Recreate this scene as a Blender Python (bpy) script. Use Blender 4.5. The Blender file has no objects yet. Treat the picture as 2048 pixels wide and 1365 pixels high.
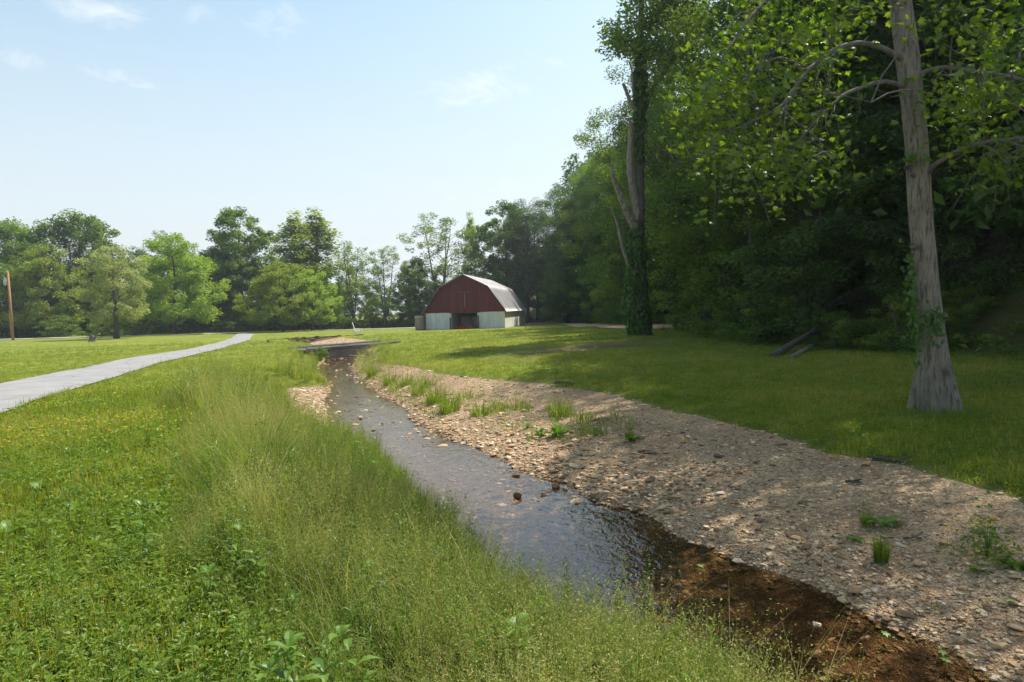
import bpy, math, random
import numpy as np
from mathutils import Matrix, Vector, Euler
R_ = math.radians
PI = math.pi
S = bpy.context.scene
COL = S.collection
rnd = random.Random(7)

# ------------------------------------------------------------------ camera
CAM_Z = 1.7
PITCH, ROLL = R_(2.75), R_(1.5)
F = 2048 * 24.0 / 36.0
camd = bpy.data.cameras.new("camera")
camd.lens = 24.0
camd.sensor_width = 36.0
camd.clip_end = 3000
camd.clip_start = 0.05
cam = bpy.data.objects.new("camera", camd)
COL.objects.link(cam)
ROT = (Matrix.Rotation(PI / 2 - PITCH, 3, 'X') @ Matrix.Rotation(-ROLL, 3, 'Z'))
cam.matrix_world = Matrix.Translation((0, 0, CAM_Z)) @ ROT.to_4x4()
S.camera = cam

# ------------------------------------------------------------------ light
SUN_AZ, SUN_EL = R_(52), R_(58)
w = bpy.data.worlds.new("World")
S.world = w
w.use_nodes = True
nt = w.node_tree
bg = nt.nodes["Background"]
sky = nt.nodes.new("ShaderNodeTexSky")
sky.sky_type = 'NISHITA'
sky.sun_disc = False
sky.sun_elevation = SUN_EL
sky.sun_rotation = SUN_AZ
sky.dust_density = 2.6
sky.air_density = 1.25
sky.ozone_density = 1.4
bg.inputs[1].default_value = 0.13
sun_d = bpy.data.lights.new("sun", 'SUN')
sun_d.energy = 4.4
sun_d.angle = R_(0.5)
sun_d.color = (1.0, 0.94, 0.84)
sun = bpy.data.objects.new("sun", sun_d)
COL.objects.link(sun)
SUNV = Vector((math.sin(SUN_AZ) * math.cos(SUN_EL), math.cos(SUN_AZ) * math.cos(SUN_EL), math.sin(SUN_EL)))
sun.rotation_euler = SUNV.to_track_quat('Z', 'Y').to_euler()
sun.location = SUNV * 100
S.view_settings.view_transform = 'Standard'
S.view_settings.look = 'None'
S.view_settings.gamma = 1
S.view_settings.exposure = 0.72
S.view_settings.use_curve_mapping = False
S.render.engine = 'CYCLES'
cy = S.cycles
cy.max_bounces = 8
cy.diffuse_bounces = 3
cy.glossy_bounces = 3
cy.transmission_bounces = 4
cy.transparent_max_bounces = 12
cy.caustics_reflective = False
cy.caustics_refractive = False
cy.sample_clamp_indirect = 6
cy.use_denoising = True


def px_dir(px, py):
    v = ROT @ Vector(((px - 1024) / F, (682.5 - py) / F, -1.0))
    return np.array(v)


def at(px, py, Y):
    """the world point seen at a pixel of the photograph at the distance Y"""
    d = px_dir(px, py)
    return np.array((0, 0, CAM_Z)) + d * (Y / d[1])


SL = 0.008


def on_plane(px, py, off=0.0):
    d = px_dir(px, py)
    # z = off - SL*Y
    t = (off - CAM_Z) / (d[2] + SL * d[1])
    return np.array((0, 0, CAM_Z)) + d * t


# ------------------------------------------------------------------ sky clouds (thin wisps in the world)
def world_clouds():
    N = nt.nodes
    L = nt.links
    tc = N.new("ShaderNodeTexCoord")

    def vmath(op, a, b=None):
        n = N.new("ShaderNodeVectorMath")
        n.operation = op
        if isinstance(a, (tuple, list)):
            n.inputs[0].default_value = a
        else:
            L.new(a, n.inputs[0])
        if b is not None:
            if isinstance(b, (tuple, list)):
                n.inputs[1].default_value = b
            else:
                L.new(b, n.inputs[1])
        return n

    def m(op, a, b=None, clamp=False):
        n = N.new("ShaderNodeMath")
        n.operation = op
        n.use_clamp = clamp
        for k, v in enumerate((a, b)):
            if v is None:
                continue
            if isinstance(v, (int, float)):
                n.inputs[k].default_value = v
            else:
                L.new(v, n.inputs[k])
        return n.outputs[0]
    noise = N.new("ShaderNodeTexNoise")
    noise.inputs["Scale"].default_value = 14
    noise.inputs["Detail"].default_value = 8
    noise.inputs["Roughness"].default_value = 0.62
    noise.inputs["Distortion"].default_value = 0.7
    mp = N.new("ShaderNodeMapping")
    mp.inputs["Scale"].default_value = (1, 1, 2.2)
    mp.inputs["Rotation"].default_value = (0, R_(8), 0)
    L.new(tc.outputs["Generated"], mp.inputs[0])
    L.new(mp.outputs[0], noise.inputs[0])
    total = None
    # wisps: direction, angular half axes along and across, tilt, strength
    wisps = [(195, 22, .050, .022, 12, 1.0), (230, 20, .04, .012, 5, .7), (70, 128, .060, .012, 8, .75),
             (225, 150, .045, .010, 10, .9), (540, 28, .055, .035, 40, .55), (380, 25, .05, .02, 20, .35),
             (985, 170, .11, .028, -9, .75), (1100, 235, .06, .012, -6, .35), (920, 268, .05, .006, -5, .3),
             (960, 385, .12, .018, -4, .35), (830, 215, .09, .006, 0, .3)]
    for px, py, sa, sb, tilt, k in wisps:
        c = Vector(px_dir(px, py)).normalized()
        right = Vector((c.y, -c.x, 0)).normalized()
        up = right.cross(c).normalized()
        a = R_(-tilt)
        e1 = right * math.cos(a) + up * math.sin(a)
        e2 = up * math.cos(a) - right * math.sin(a)
        d = vmath('SUBTRACT', tc.outputs["Generated"], tuple(c)).outputs[0]
        u = m('DIVIDE', vmath('DOT_PRODUCT', d, tuple(e1)).outputs["Value"], sa)
        v = m('DIVIDE', vmath('DOT_PRODUCT', d, tuple(e2)).outputs["Value"], sb)
        r = m('ADD', m('MULTIPLY', u, u), m('MULTIPLY', v, v))
        g = m('MULTIPLY', m('SUBTRACT', 1.0, m('MULTIPLY', r, .55), True), k)
        total = g if total is None else m('MAXIMUM', total, g)
    cl = m('MULTIPLY', m('SUBTRACT', m('ADD', m('MULTIPLY', noise.outputs[0], 2.4), m('MULTIPLY', total, .55)), 1.42), 1.1, True)
    cl = m('MULTIPLY', m('MULTIPLY', cl, m('MULTIPLY', total, 1.8, True)), .8)
    # a veil of summer haze that whitens the sky, thicker towards the horizon
    veil = N.new("ShaderNodeMix")
    veil.data_type = 'RGBA'
    veil.label = "veil"
    sz = N.new("ShaderNodeSeparateXYZ")
    L.new(tc.outputs["Generated"], sz.inputs[0])
    vr = N.new("ShaderNodeMapRange")
    vr.label = "veilrange"
    vr.inputs[1].default_value = 0.0
    vr.inputs[2].default_value = 0.44
    vr.inputs[3].default_value = 0.88
    vr.inputs[4].default_value = 0.12
    L.new(sz.outputs[2], vr.inputs[0])
    L.new(vr.outputs[0], veil.inputs[0])
    hs = N.new("ShaderNodeHueSaturation")
    hs.inputs["Hue"].default_value = .478
    hs.inputs["Saturation"].default_value = 1.12
    hs.inputs["Value"].default_value = .92
    L.new(sky.outputs[0], hs.inputs["Color"])
    L.new(hs.outputs[0], veil.inputs[6])
    veil.inputs[7].default_value = (4.35, 4.55, 4.65, 1)
    mix = N.new("ShaderNodeMix")
    mix.data_type = 'RGBA'
    L.new(cl, mix.inputs[0])
    L.new(veil.outputs[2], mix.inputs[6])
    mix.inputs[7].default_value = (5.4, 5.4, 5.3, 1)
    L.new(mix.outputs[2], bg.inputs[0])


world_clouds()


# ------------------------------------------------------------------ helpers
def tag(o, label=None, cat=None, group=None, kind=None):
    if label:
        o['label'] = label
    if cat:
        o['category'] = cat
    if group:
        o['group'] = group
    if kind:
        o['kind'] = kind
    return o


def link(o, parent=None):
    COL.objects.link(o)
    if parent is not None:
        o.parent = parent
    return o


def empty(name, loc, rz=0.0):
    o = bpy.data.objects.new(name, None)
    o.empty_display_size = .2
    o.location = loc
    o.rotation_euler = (0, 0, rz)
    return link(o)


def mesh_np(name, V, Fs, mats=None, midx=None, attrs=None, smooth=False):
    """V (n,3); Fs list of int arrays (m,k)"""
    me = bpy.data.meshes.new(name)
    V = np.asarray(V, dtype=np.float32)
    Fs = [np.asarray(f, dtype=np.int32) for f in Fs if len(f)]
    me.vertices.add(len(V))
    me.vertices.foreach_set("co", V.ravel())
    loops = np.concatenate([f.ravel() for f in Fs])
    tot = np.concatenate([np.full(len(f), f.shape[1], dtype=np.int32) for f in Fs])
    me.loops.add(len(loops))
    me.loops.foreach_set("vertex_index", loops)
    me.polygons.add(len(tot))
    st = np.zeros(len(tot), dtype=np.int32)
    st[1:] = np.cumsum(tot)[:-1]
    me.polygons.foreach_set("loop_start", st)
    me.polygons.foreach_set("loop_total", tot)
    if mats:
        for mm in mats:
            me.materials.append(mm)
    if midx is not None:
        me.polygons.foreach_set("material_index", np.asarray(midx, dtype=np.int32))
    me.polygons.foreach_set("use_smooth", np.full(len(tot), bool(smooth)))
    if attrs:
        for k, (dom, arr) in attrs.items():
            a = me.attributes.new(k, 'FLOAT', dom)
            a.data.foreach_set("value", np.asarray(arr, dtype=np.float32))
    me.update(calc_edges=True)
    me.validate()
    return me


def obj(name, me, parent=None, loc=None):
    o = bpy.data.objects.new(name, me)
    if loc is not None:
        o.location = loc
    return link(o, parent)


class MB:
    """collects shapes into one mesh"""

    def __init__(self):
        self.V = []
        self.F = {}
        self.n = 0

    def add(self, V, F):
        V = np.asarray(V, dtype=float)
        self.V.append(V)
        for f in F:
            self.F.setdefault(len(f), []).append([i + self.n for i in f])
        self.n += len(V)

    def addarr(self, V, Fa):
        V = np.asarray(V, dtype=float)
        self.V.append(V)
        Fa = np.asarray(Fa) + self.n
        self.F.setdefault(Fa.shape[1], []).extend(Fa.tolist())
        self.n += len(V)

    def box(self, c, s, rz=0.0, M=None):
        c = np.array(c, float)
        h = np.array(s, float) / 2
        V = np.array([(x, y, z) for x in (-1, 1) for y in (-1, 1) for z in (-1, 1)]) * h
        if M is not None:
            V = V @ np.array(M).T
        if rz:
            ca, sa = math.cos(rz), math.sin(rz)
            V = V @ np.array([[ca, sa, 0], [-sa, ca, 0], [0, 0, 1]])
        self.add(V + c, [(0, 1, 3, 2), (4, 6, 7, 5), (0, 4, 5, 1), (2, 3, 7, 6), (0, 2, 6, 4), (1, 5, 7, 3)])

    def tube(self, P, r, n=6, cap=True, wob=0.0, rng=None):
        P = np.asarray(P, float)
        k = len(P)
        r = np.broadcast_to(np.asarray(r, float), (k,)).copy()
        T = np.gradient(P, axis=0)
        T /= np.linalg.norm(T, axis=1)[:, None] + 1e-9
        ref = np.array((1.0, 0, 0)) if abs(T[0][0]) < .9 else np.array((0, 1.0, 0))
        V = []
        a = np.arange(n) * 2 * PI / n
        for i in range(k):
            u = ref - T[i] * np.dot(ref, T[i])
            u /= np.linalg.norm(u) + 1e-9
            ref = u
            v = np.cross(T[i], u)
            rr = r[i] * (1 + (rng.normal(0, wob, n) if wob else 0))
            V.append(P[i] + (np.cos(a) * rr)[:, None] * u + (np.sin(a) * rr)[:, None] * v)
        V = np.concatenate(V)
        i = np.arange(k - 1)[:, None] * n
        j = np.arange(n)[None, :]
        j2 = (j + 1) % n
        Q = np.stack([i + j, i + j2, i + n + j2, i + n + j], -1).reshape(-1, 4)
        self.addarr(V, Q)
        if cap:
            b = self.n - len(V)
            self.F.setdefault(n, []).append([b + x for x in range(n)][::-1])
            self.F[n].append([b + (k - 1) * n + x for x in range(n)])

    def mesh(self, name, mat, smooth=False):
        return mesh_np(name, np.concatenate(self.V), [np.array(f) for f in self.F.values()], [mat], smooth=smooth)

    def build(self, name, mat, parent=None, smooth=False, loc=None):
        return obj(name, self.mesh(name, mat, smooth), parent, loc)


def smooth_path(P, n):
    P = np.asarray(P, float)
    d = np.r_[0, np.cumsum(np.linalg.norm(np.diff(P, axis=0), axis=1))]
    t = np.linspace(0, d[-1], n)
    Q = np.stack([np.interp(t, d, P[:, k]) for k in range(P.shape[1])], 1)
    for _ in range(2):
        Q[1:-1] = .25 * Q[:-2] + .5 * Q[1:-1] + .25 * Q[2:]
    return Q


def sstep(a, b, x):
    t = np.clip((np.asarray(x, float) - a) / (b - a), 0, 1)
    return t * t * (3 - 2 * t)


def hash2(ix, iy, seed=0):
    x = np.sin(ix * 127.1 + iy * 311.7 + seed * 74.7) * 43758.5453
    return x - np.floor(x)


def vnoise(x, y, seed=0):
    x = np.asarray(x, float)
    y = np.asarray(y, float)
    ix, iy = np.floor(x), np.floor(y)
    fx, fy = x - ix, y - iy
    fx = fx * fx * (3 - 2 * fx)
    fy = fy * fy * (3 - 2 * fy)
    a = hash2(ix, iy, seed)
    b = hash2(ix + 1, iy, seed)
    c = hash2(ix, iy + 1, seed)
    d = hash2(ix + 1, iy + 1, seed)
    return (a * (1 - fx) + b * fx) * (1 - fy) + (c * (1 - fx) + d * fx) * fy


def fbm(x, y, seed=0):
    return .55 * vnoise(x, y, seed) + .3 * vnoise(x * 2.1, y * 2.1, seed + 1) + .15 * vnoise(x * 4.3, y * 4.3, seed + 2)


# ------------------------------------------------------------------ materials
def new_mat(name):
    m = bpy.data.materials.new(name)
    m.use_nodes = True
    t = m.node_tree
    for n in list(t.nodes):
        if n.type != 'OUTPUT_MATERIAL':
            t.nodes.remove(n)
    return m, t, t.nodes, t.links, t.nodes["Material Output"]


def ramp(N, stops):
    r = N.new("ShaderNodeValToRGB")
    e = r.color_ramp.elements
    while len(e) < len(stops):
        e.new(.5)
    for k, (p, c) in enumerate(stops):
        e[k].position = p
        e[k].color = (*c, 1)
    return r


def noise_n(N, L, vec, scale, detail=4, rough=.55):
    n = N.new("ShaderNodeTexNoise")
    n.inputs["Scale"].default_value = scale
    n.inputs["Detail"].default_value = detail
    n.inputs["Roughness"].default_value = rough
    if vec is not None:
        L.new(vec, n.inputs[0])
    return n


def mixc(N, L, fac, a, b, mode='MIX'):
    n = N.new("ShaderNodeMix")
    n.data_type = 'RGBA'
    n.blend_type = mode
    for k, v in ((0, fac), (6, a), (7, b)):
        if isinstance(v, (int, float)):
            n.inputs[k].default_value = v
        elif isinstance(v, tuple):
            n.inputs[k].default_value = (*v, 1)
        else:
            L.new(v, n.inputs[k])
    return n.outputs[2]


def simple_mat(name, col, rough=.7, var=.25, scale=6.0, bump=.2, bscale=30.0, col2=None, stretch=None, metal=0.0, bdist=.02):
    """one material with colour blotches and a bump, in object space"""
    m, t, N, L, out = new_mat(name)
    p = N.new("ShaderNodeBsdfPrincipled")
    tc = N.new("ShaderNodeTexCoord")
    mp = N.new("ShaderNodeMapping")
    if stretch:
        mp.inputs["Scale"].default_value = stretch
    L.new(tc.outputs["Object"], mp.inputs[0])
    n = noise_n(N, L, mp.outputs[0], scale, 6, .6)
    if col2 is None:
        col2 = tuple(c * (1 - var) for c in col)
        col = tuple(min(1, c * (1 + var * .6)) for c in col)
    r = ramp(N, [(.35, col2), (.68, col)])
    L.new(n.outputs[0], r.inputs[0])
    L.new(r.outputs[0], p.inputs["Base Color"])
    p.inputs["Roughness"].default_value = rough
    p.inputs["Metallic"].default_value = metal
    if bump:
        nb = noise_n(N, L, mp.outputs[0], bscale, 5, .6)
        b = N.new("ShaderNodeBump")
        b.inputs["Strength"].default_value = bump
        b.inputs["Distance"].default_value = bdist
        L.new(nb.outputs[0], b.inputs["Height"])
        L.new(b.outputs[0], p.inputs["Normal"])
    L.new(p.outputs[0], out.inputs[0])
    return m


def leaf_mat(name, stops, trans=.42, tcol=(1.25, 1.25, .55), gloss=.05, objvar=.25, rough=.42):
    m, t, N, L, out = new_mat(name)
    a = N.new("ShaderNodeAttribute")
    a.attribute_name = "tint"
    r = ramp(N, stops)
    L.new(a.outputs["Fac"], r.inputs[0])
    oi = N.new("ShaderNodeObjectInfo")
    hsv = N.new("ShaderNodeHueSaturation")
    mr = N.new("ShaderNodeMapRange")
    mr.inputs[3].default_value = 1 - objvar
    mr.inputs[4].default_value = 1 + objvar
    L.new(oi.outputs["Random"], mr.inputs[0])
    L.new(mr.outputs[0], hsv.inputs["Value"])
    mr2 = N.new("ShaderNodeMapRange")
    mr2.inputs[3].default_value = .5 - objvar * .05
    mr2.inputs[4].default_value = .5 + objvar * .02
    mm = N.new("ShaderNodeMath")
    mm.operation = 'FRACT'
    mu = N.new("ShaderNodeMath")
    mu.operation = 'MULTIPLY'
    mu.inputs[1].default_value = 7.31
    L.new(oi.outputs["Random"], mu.inputs[0])
    L.new(mu.outputs[0], mm.inputs[0])
    L.new(mm.outputs[0], mr2.inputs[0])
    L.new(mr2.outputs[0], hsv.inputs["Hue"])
    L.new(r.outputs[0], hsv.inputs["Color"])
    c = hsv.outputs[0]
    d = N.new("ShaderNodeBsdfDiffuse")
    L.new(c, d.inputs[0])
    tr = N.new("ShaderNodeBsdfTranslucent")
    L.new(mixc(N, L, 1.0, c, tcol, 'MULTIPLY'), tr.inputs[0])
    mx = N.new("ShaderNodeMixShader")
    mx.inputs[0].default_value = trans
    L.new(d.outputs[0], mx.inputs[1])
    L.new(tr.outputs[0], mx.inputs[2])
    g = N.new("ShaderNodeBsdfGlossy")
    g.inputs["Roughness"].default_value = rough
    g.inputs[0].default_value = (.85, .9, .8, 1)
    mg = N.new("ShaderNodeMixShader")
    mg.inputs[0].default_value = gloss
    L.new(mx.outputs[0], mg.inputs[1])
    L.new(g.outputs[0], mg.inputs[2])
    L.new(mg.outputs[0], out.inputs[0])
    return m


M = {}
M['leaf_dark'] = leaf_mat('dark_foliage', [(0, (.028, .066, .012)), (.5, (.058, .120, .020)), (1, (.11, .18, .028))], gloss=.025)
M['leaf_mid'] = leaf_mat('mid_foliage', [(0, (.045, .098, .015)), (.5, (.092, .168, .023)), (1, (.16, .24, .035))], gloss=.025)
M['leaf_light'] = leaf_mat('light_foliage', [(0, (.07, .12, .018)), (.5, (.125, .19, .026)), (1, (.20, .25, .045))], gloss=.02)
M['leaf_pale'] = leaf_mat('pale_foliage', [(0, (.20, .25, .08)), (.5, (.32, .37, .13)), (1, (.46, .48, .24))], objvar=.1, gloss=.02, trans=.5, tcol=(1.3, 1.3, .8))
M['leaf_far'] = leaf_mat('far_foliage', [(0, (.06, .125, .018)), (.5, (.125, .215, .03)), (1, (.21, .29, .045))], gloss=.02, trans=.46)
M['leaf_lime'] = leaf_mat('lime_foliage', [(0, (.15, .24, .026)), (.5, (.25, .35, .04)), (1, (.36, .43, .07))], gloss=.02, trans=.5, tcol=(1.4, 1.4, .6))
M['leaf_syc'] = leaf_mat('sycamore_foliage', [(0, (.065, .12, .014)), (.5, (.12, .20, .020)), (1, (.20, .28, .03))], trans=.58, objvar=.0, gloss=.03, rough=.35)
M['ivy'] = leaf_mat('ivy_leaves', [(0, (.035, .085, .012)), (.5, (.07, .15, .018)), (1, (.13, .21, .025))], objvar=0, gloss=.03)
GT = (1.55, 1.5, .5)
M['lawn'] = leaf_mat('lawn_blades', [(0, (.085, .155, .016)), (.45, (.168, .218, .026)), (.8, (.27, .275, .048)), (1, (.38, .32, .11))], trans=.5, objvar=0, gloss=.012, tcol=GT)
M['meadow'] = leaf_mat('meadow_blades', [(0, (.075, .150, .020)), (.45, (.175, .245, .030)), (.8, (.28, .31, .055)), (1, (.40, .34, .14))], trans=.5, objvar=0, gloss=.012, tcol=GT)
M['seed'] = leaf_mat('seed_heads', [(0, (.22, .26, .06)), (.6, (.36, .36, .11)), (1, (.50, .44, .20))], trans=.45, objvar=0, gloss=.01, tcol=(1.2, 1.2, .8))
M['weed'] = leaf_mat('weed_leaves', [(0, (.06, .13, .016)), (.5, (.125, .215, .022)), (1, (.22, .29, .040))], trans=.46, objvar=0, gloss=.02, tcol=GT)
M['broad'] = leaf_mat('broad_leaves', [(0, (.07, .16, .018)), (.5, (.13, .24, .025)), (1, (.22, .31, .045))], trans=.45, objvar=0, gloss=.035)
M['yellow'] = leaf_mat('yellow_petals', [(0, (.55, .38, .02)), (1, (.75, .60, .05))], trans=.3, tcol=(1, 1, .8), objvar=0)
M['white_fl'] = leaf_mat('white_petals', [(0, (.6, .6, .55)), (1, (.8, .8, .78))], trans=.25, tcol=(1, 1, 1), objvar=0)
M['bark'] = simple_mat('bark', (.10, .085, .07), .9, .45, 3, .8, 16, stretch=(4, 4, .7), bdist=.05)
M['bark_syc'] = simple_mat('sycamore_bark', (.40, .365, .32), .85, .3, 3.0, 1.0, 24, col2=(.20, .18, .155), stretch=(4.5, 4.5, .8), bdist=.035)
def bark_mat(name, lo, hi, fs=26, zs=.16):
    m, t, N, L, out = new_mat(name)
    p = N.new("ShaderNodeBsdfPrincipled")
    tc = N.new("ShaderNodeTexCoord")
    mp = N.new("ShaderNodeMapping")
    mp.inputs["Scale"].default_value = (1, 1, zs)
    L.new(tc.outputs["Object"], mp.inputs[0])
    n1 = noise_n(N, L, mp.outputs[0], fs, 5, .65)
    n1.inputs["Distortion"].default_value = .6
    n2 = noise_n(N, L, tc.outputs["Object"], 2.4, 5, .6)
    r1 = ramp(N, [(.36, lo), (.52, hi)])
    L.new(n1.outputs[0], r1.inputs[0])
    r2 = ramp(N, [(.32, (.62, .60, .56)), (.52, (.95, .95, .93)), (.70, (1.18, 1.18, 1.15))])
    L.new(n2.outputs[0], r2.inputs[0])
    L.new(mixc(N, L, 1.0, r1.outputs[0], r2.outputs[0], 'MULTIPLY'), p.inputs["Base Color"])
    p.inputs["Roughness"].default_value = .9
    b = N.new("ShaderNodeBump")
    b.inputs["Strength"].default_value = 1.0
    b.inputs["Distance"].default_value = .03
    L.new(n1.outputs[0], b.inputs["Height"])
    L.new(b.outputs[0], p.inputs["Normal"])
    L.new(p.outputs[0], out.inputs[0])
    return m


M['bark_syc'] = bark_mat('sycamore_bark', (.085, .070, .052), (.245, .21, .165))
M['bark'] = bark_mat('bark', (.045, .037, .030), (.115, .098, .082), 14, .14)
M['bark_pale'] = simple_mat('dead_wood', (.36, .31, .25), .9, .4, 3, .9, 14, col2=(.17, .14, .105), stretch=(5, 5, .6), bdist=.05)
M['twig'] = simple_mat('twig_bark', (.16, .14, .12), .9, .4, 10, .3, 40)


def ground_mat():
    m, t, N, L, out = new_mat('grass_ground')
    p = N.new("ShaderNodeBsdfPrincipled")
    tc = N.new("ShaderNodeTexCoord")
    v = tc.outputs["Object"]
    n1 = noise_n(N, L, v, .22, 5, .6)
    n2 = noise_n(N, L, v, 2.3, 5, .65)
    n3 = noise_n(N, L, v, 30, 4, .7)
    r1 = ramp(N, [(.30, (.13, .175, .020)), (.5, (.19, .225, .030)), (.70, (.25, .25, .050))])
    L.new(n1.outputs[0], r1.inputs[0])
    r2 = ramp(N, [(.30, (.55, .62, .5)), (.55, (1.0, 1.0, 1.0)), (.75, (1.25, 1.15, 1.2))])
    L.new(n2.outputs[0], r2.inputs[0])
    c = mixc(N, L, 1.0, r1.outputs[0], r2.outputs[0], 'MULTIPLY')
    r3 = ramp(N, [(.3, (.55, .6, .5)), (.6, (1.1, 1.1, 1.05))])
    L.new(n3.outputs[0], r3.inputs[0])
    c = mixc(N, L, .8, c, r3.outputs[0], 'MULTIPLY')
    a = N.new("ShaderNodeAttribute")
    a.attribute_name = "dirt"
    nd = noise_n(N, L, v, 5, 6, .7)
    md = N.new("ShaderNodeMath")
    md.operation = 'MULTIPLY_ADD'
    md.use_clamp = True
    L.new(a.outputs["Fac"], md.inputs[0])
    md.inputs[1].default_value = 1.0
    sb = N.new("ShaderNodeMath")
    sb.operation = 'MULTIPLY_ADD'
    L.new(nd.outputs[0], sb.inputs[0])
    sb.inputs[1].default_value = 1.4
    sb.inputs[2].default_value = -.7
    L.new(sb.outputs[0], md.inputs[2])
    mq = N.new("ShaderNodeMath")
    mq.operation = 'MULTIPLY'
    mq.use_clamp = True
    L.new(md.outputs[0], mq.inputs[0])
    L.new(a.outputs["Fac"], mq.inputs[1])
    rd = ramp(N, [(.3, (.065, .042, .024)), (.7, (.15, .105, .062))])
    L.new(n3.outputs[0], rd.inputs[0])
    c = mixc(N, L, mq.outputs[0], c, rd.outputs[0])
    L.new(c, p.inputs["Base Color"])
    p.inputs["Roughness"].default_value = .95
    p.inputs["Specular IOR Level"].default_value = .15
    b = N.new("ShaderNodeBump")
    b.inputs["Strength"].default_value = .8
    b.inputs["Distance"].default_value = .06
    L.new(n3.outputs[0], b.inputs["Height"])
    L.new(b.outputs[0], p.inputs["Normal"])
    L.new(p.outputs[0], out.inputs[0])
    return m


def gravel_mat(name, wet):
    m, t, N, L, out = new_mat(name)
    p = N.new("ShaderNodeBsdfPrincipled")
    tc = N.new("ShaderNodeTexCoord")
    v = tc.outputs["Object"]
    nz = noise_n(N, L, v, 9, 3)
    vo = N.new("ShaderNodeTexVoronoi")
    vo.inputs["Scale"].default_value = 38
    vo2 = N.new("ShaderNodeTexVoronoi")
    vo2.inputs["Scale"].default_value = 90
    wv = mixc(N, L, .02, v, nz.outputs["Color"], 'ADD')
    L.new(wv, vo.inputs[0])
    L.new(wv, vo2.inputs[0])
    sx = N.new("ShaderNodeSeparateColor")
    L.new(vo.outputs["Color"], sx.inputs[0])
    sx2 = N.new("ShaderNodeSeparateColor")
    L.new(vo2.outputs["Color"], sx2.inputs[0])
    if wet:
        st = [(0, (0.054, 0.030, 0.014)), (.35, (0.142, 0.075, 0.028)), (.7, (0.243, 0.130, 0.046)), (.92, (0.351, 0.200, 0.081)), (1, (0.405, 0.275, 0.161))]
    else:
        st = [(0, (0.160, 0.096, 0.047)), (.3, (0.351, 0.224, 0.115)), (.6, (0.489, 0.333, 0.180)), (.85, (0.606, 0.459, 0.275)), (1, (0.702, 0.600, 0.433))]
    r = ramp(N, st)
    r2 = ramp(N, st)
    L.new(sx.outputs[0], r.inputs[0])
    L.new(sx2.outputs[1], r2.inputs[0])
    c = mixc(N, L, .5, r.outputs[0], r2.outputs[0])
    big = noise_n(N, L, v, .9, 4)
    rb = ramp(N, [(.3, (.72, .68, .62)), (.7, (1.15, 1.12, 1.1))])
    L.new(big.outputs[0], rb.inputs[0])
    c = mixc(N, L, 1.0, c, rb.outputs[0], 'MULTIPLY')
    L.new(c, p.inputs["Base Color"])
    p.inputs["Roughness"].default_value = .45 if wet else .9
    b = N.new("ShaderNodeBump")
    b.invert = True
    b.inputs["Strength"].default_value = 1.0
    b.inputs["Distance"].default_value = .02
    ad = N.new("ShaderNodeMath")
    ad.operation = 'ADD'
    L.new(vo.outputs["Distance"], ad.inputs[0])
    L.new(vo2.outputs["Distance"], ad.inputs[1])
    L.new(ad.outputs[0], b.inputs["Height"])
    L.new(b.outputs[0], p.inputs["Normal"])
    L.new(p.outputs[0], out.inputs[0])
    return m


def stone_mat(name, wet=False):
    m, t, N, L, out = new_mat(name)
    p = N.new("ShaderNodeBsdfPrincipled")
    a = N.new("ShaderNodeAttribute")
    a.attribute_name = "tint"
    r = ramp(N, [(0, (0.108, 0.068, 0.038)), (.18, (0.290, 0.181, 0.093)), (.4, (0.441, 0.290, 0.156)), (.62, (0.548, 0.404, 0.233)), (.8, (0.645, 0.534, 0.370)), (.92, (0.494, 0.251, 0.079)), (1, (0.709, 0.644, 0.519))])
    L.new(a.outputs["Fac"], r.inputs[0])
    tc = N.new("ShaderNodeTexCoord")
    n = noise_n(N, L, tc.outputs["Object"], 45, 5, .65)
    rr = ramp(N, [(.3, (.65, .62, .58)), (.7, (1.15, 1.12, 1.1))])
    L.new(n.outputs[0], rr.inputs[0])
    L.new(mixc(N, L, 1.0, r.outputs[0], rr.outputs[0], 'MULTIPLY'), p.inputs["Base Color"])
    p.inputs["Roughness"].default_value = .85
    b = N.new("ShaderNodeBump")
    b.inputs["Strength"].default_value = .4
    b.inputs["Distance"].default_value = .01
    L.new(n.outputs[0], b.inputs["Height"])
    L.new(b.outputs[0], p.inputs["Normal"])
    L.new(p.outputs[0], out.inputs[0])
    return m


def water_mat():
    m, t, N, L, out = new_mat('creek_water')
    tc = N.new("ShaderNodeTexCoord")
    mp = N.new("ShaderNodeMapping")
    mp.inputs["Rotation"].default_value = (0, 0, R_(-22))
    mp.inputs["Scale"].default_value = (1, .55, 1)
    L.new(tc.outputs["Object"], mp.inputs[0])
    n1 = noise_n(N, L, mp.outputs[0], 11, 3, .5)
    n1.inputs["Distortion"].default_value = .8
    n2 = noise_n(N, L, mp.outputs[0], 2.2, 2, .5)
    ad = N.new("ShaderNodeMath")
    ad.operation = 'MULTIPLY_ADD'
    L.new(n2.outputs[0], ad.inputs[0])
    ad.inputs[1].default_value = 1.6
    L.new(n1.outputs[0], ad.inputs[2])
    b = N.new("ShaderNodeBump")
    b.inputs["Strength"].default_value = .45
    b.inputs["Distance"].default_value = .018
    L.new(ad.outputs[0], b.inputs["Height"])
    fr = N.new("ShaderNodeFresnel")
    fr.inputs[0].default_value = 1.68
    L.new(b.outputs[0], fr.inputs["Normal"])
    tr = N.new("ShaderNodeBsdfTransparent")
    tr.inputs[0].default_value = (.91, .85, .72, 1)
    g = N.new("ShaderNodeBsdfGlossy")
    g.inputs["Roughness"].default_value = .035
    L.new(b.outputs[0], g.inputs["Normal"])
    mx = N.new("ShaderNodeMixShader")
    L.new(fr.outputs[0], mx.inputs[0])
    L.new(tr.outputs[0], mx.inputs[1])
    L.new(g.outputs[0], mx.inputs[2])
    L.new(mx.outputs[0], out.inputs[0])
    return m


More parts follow.
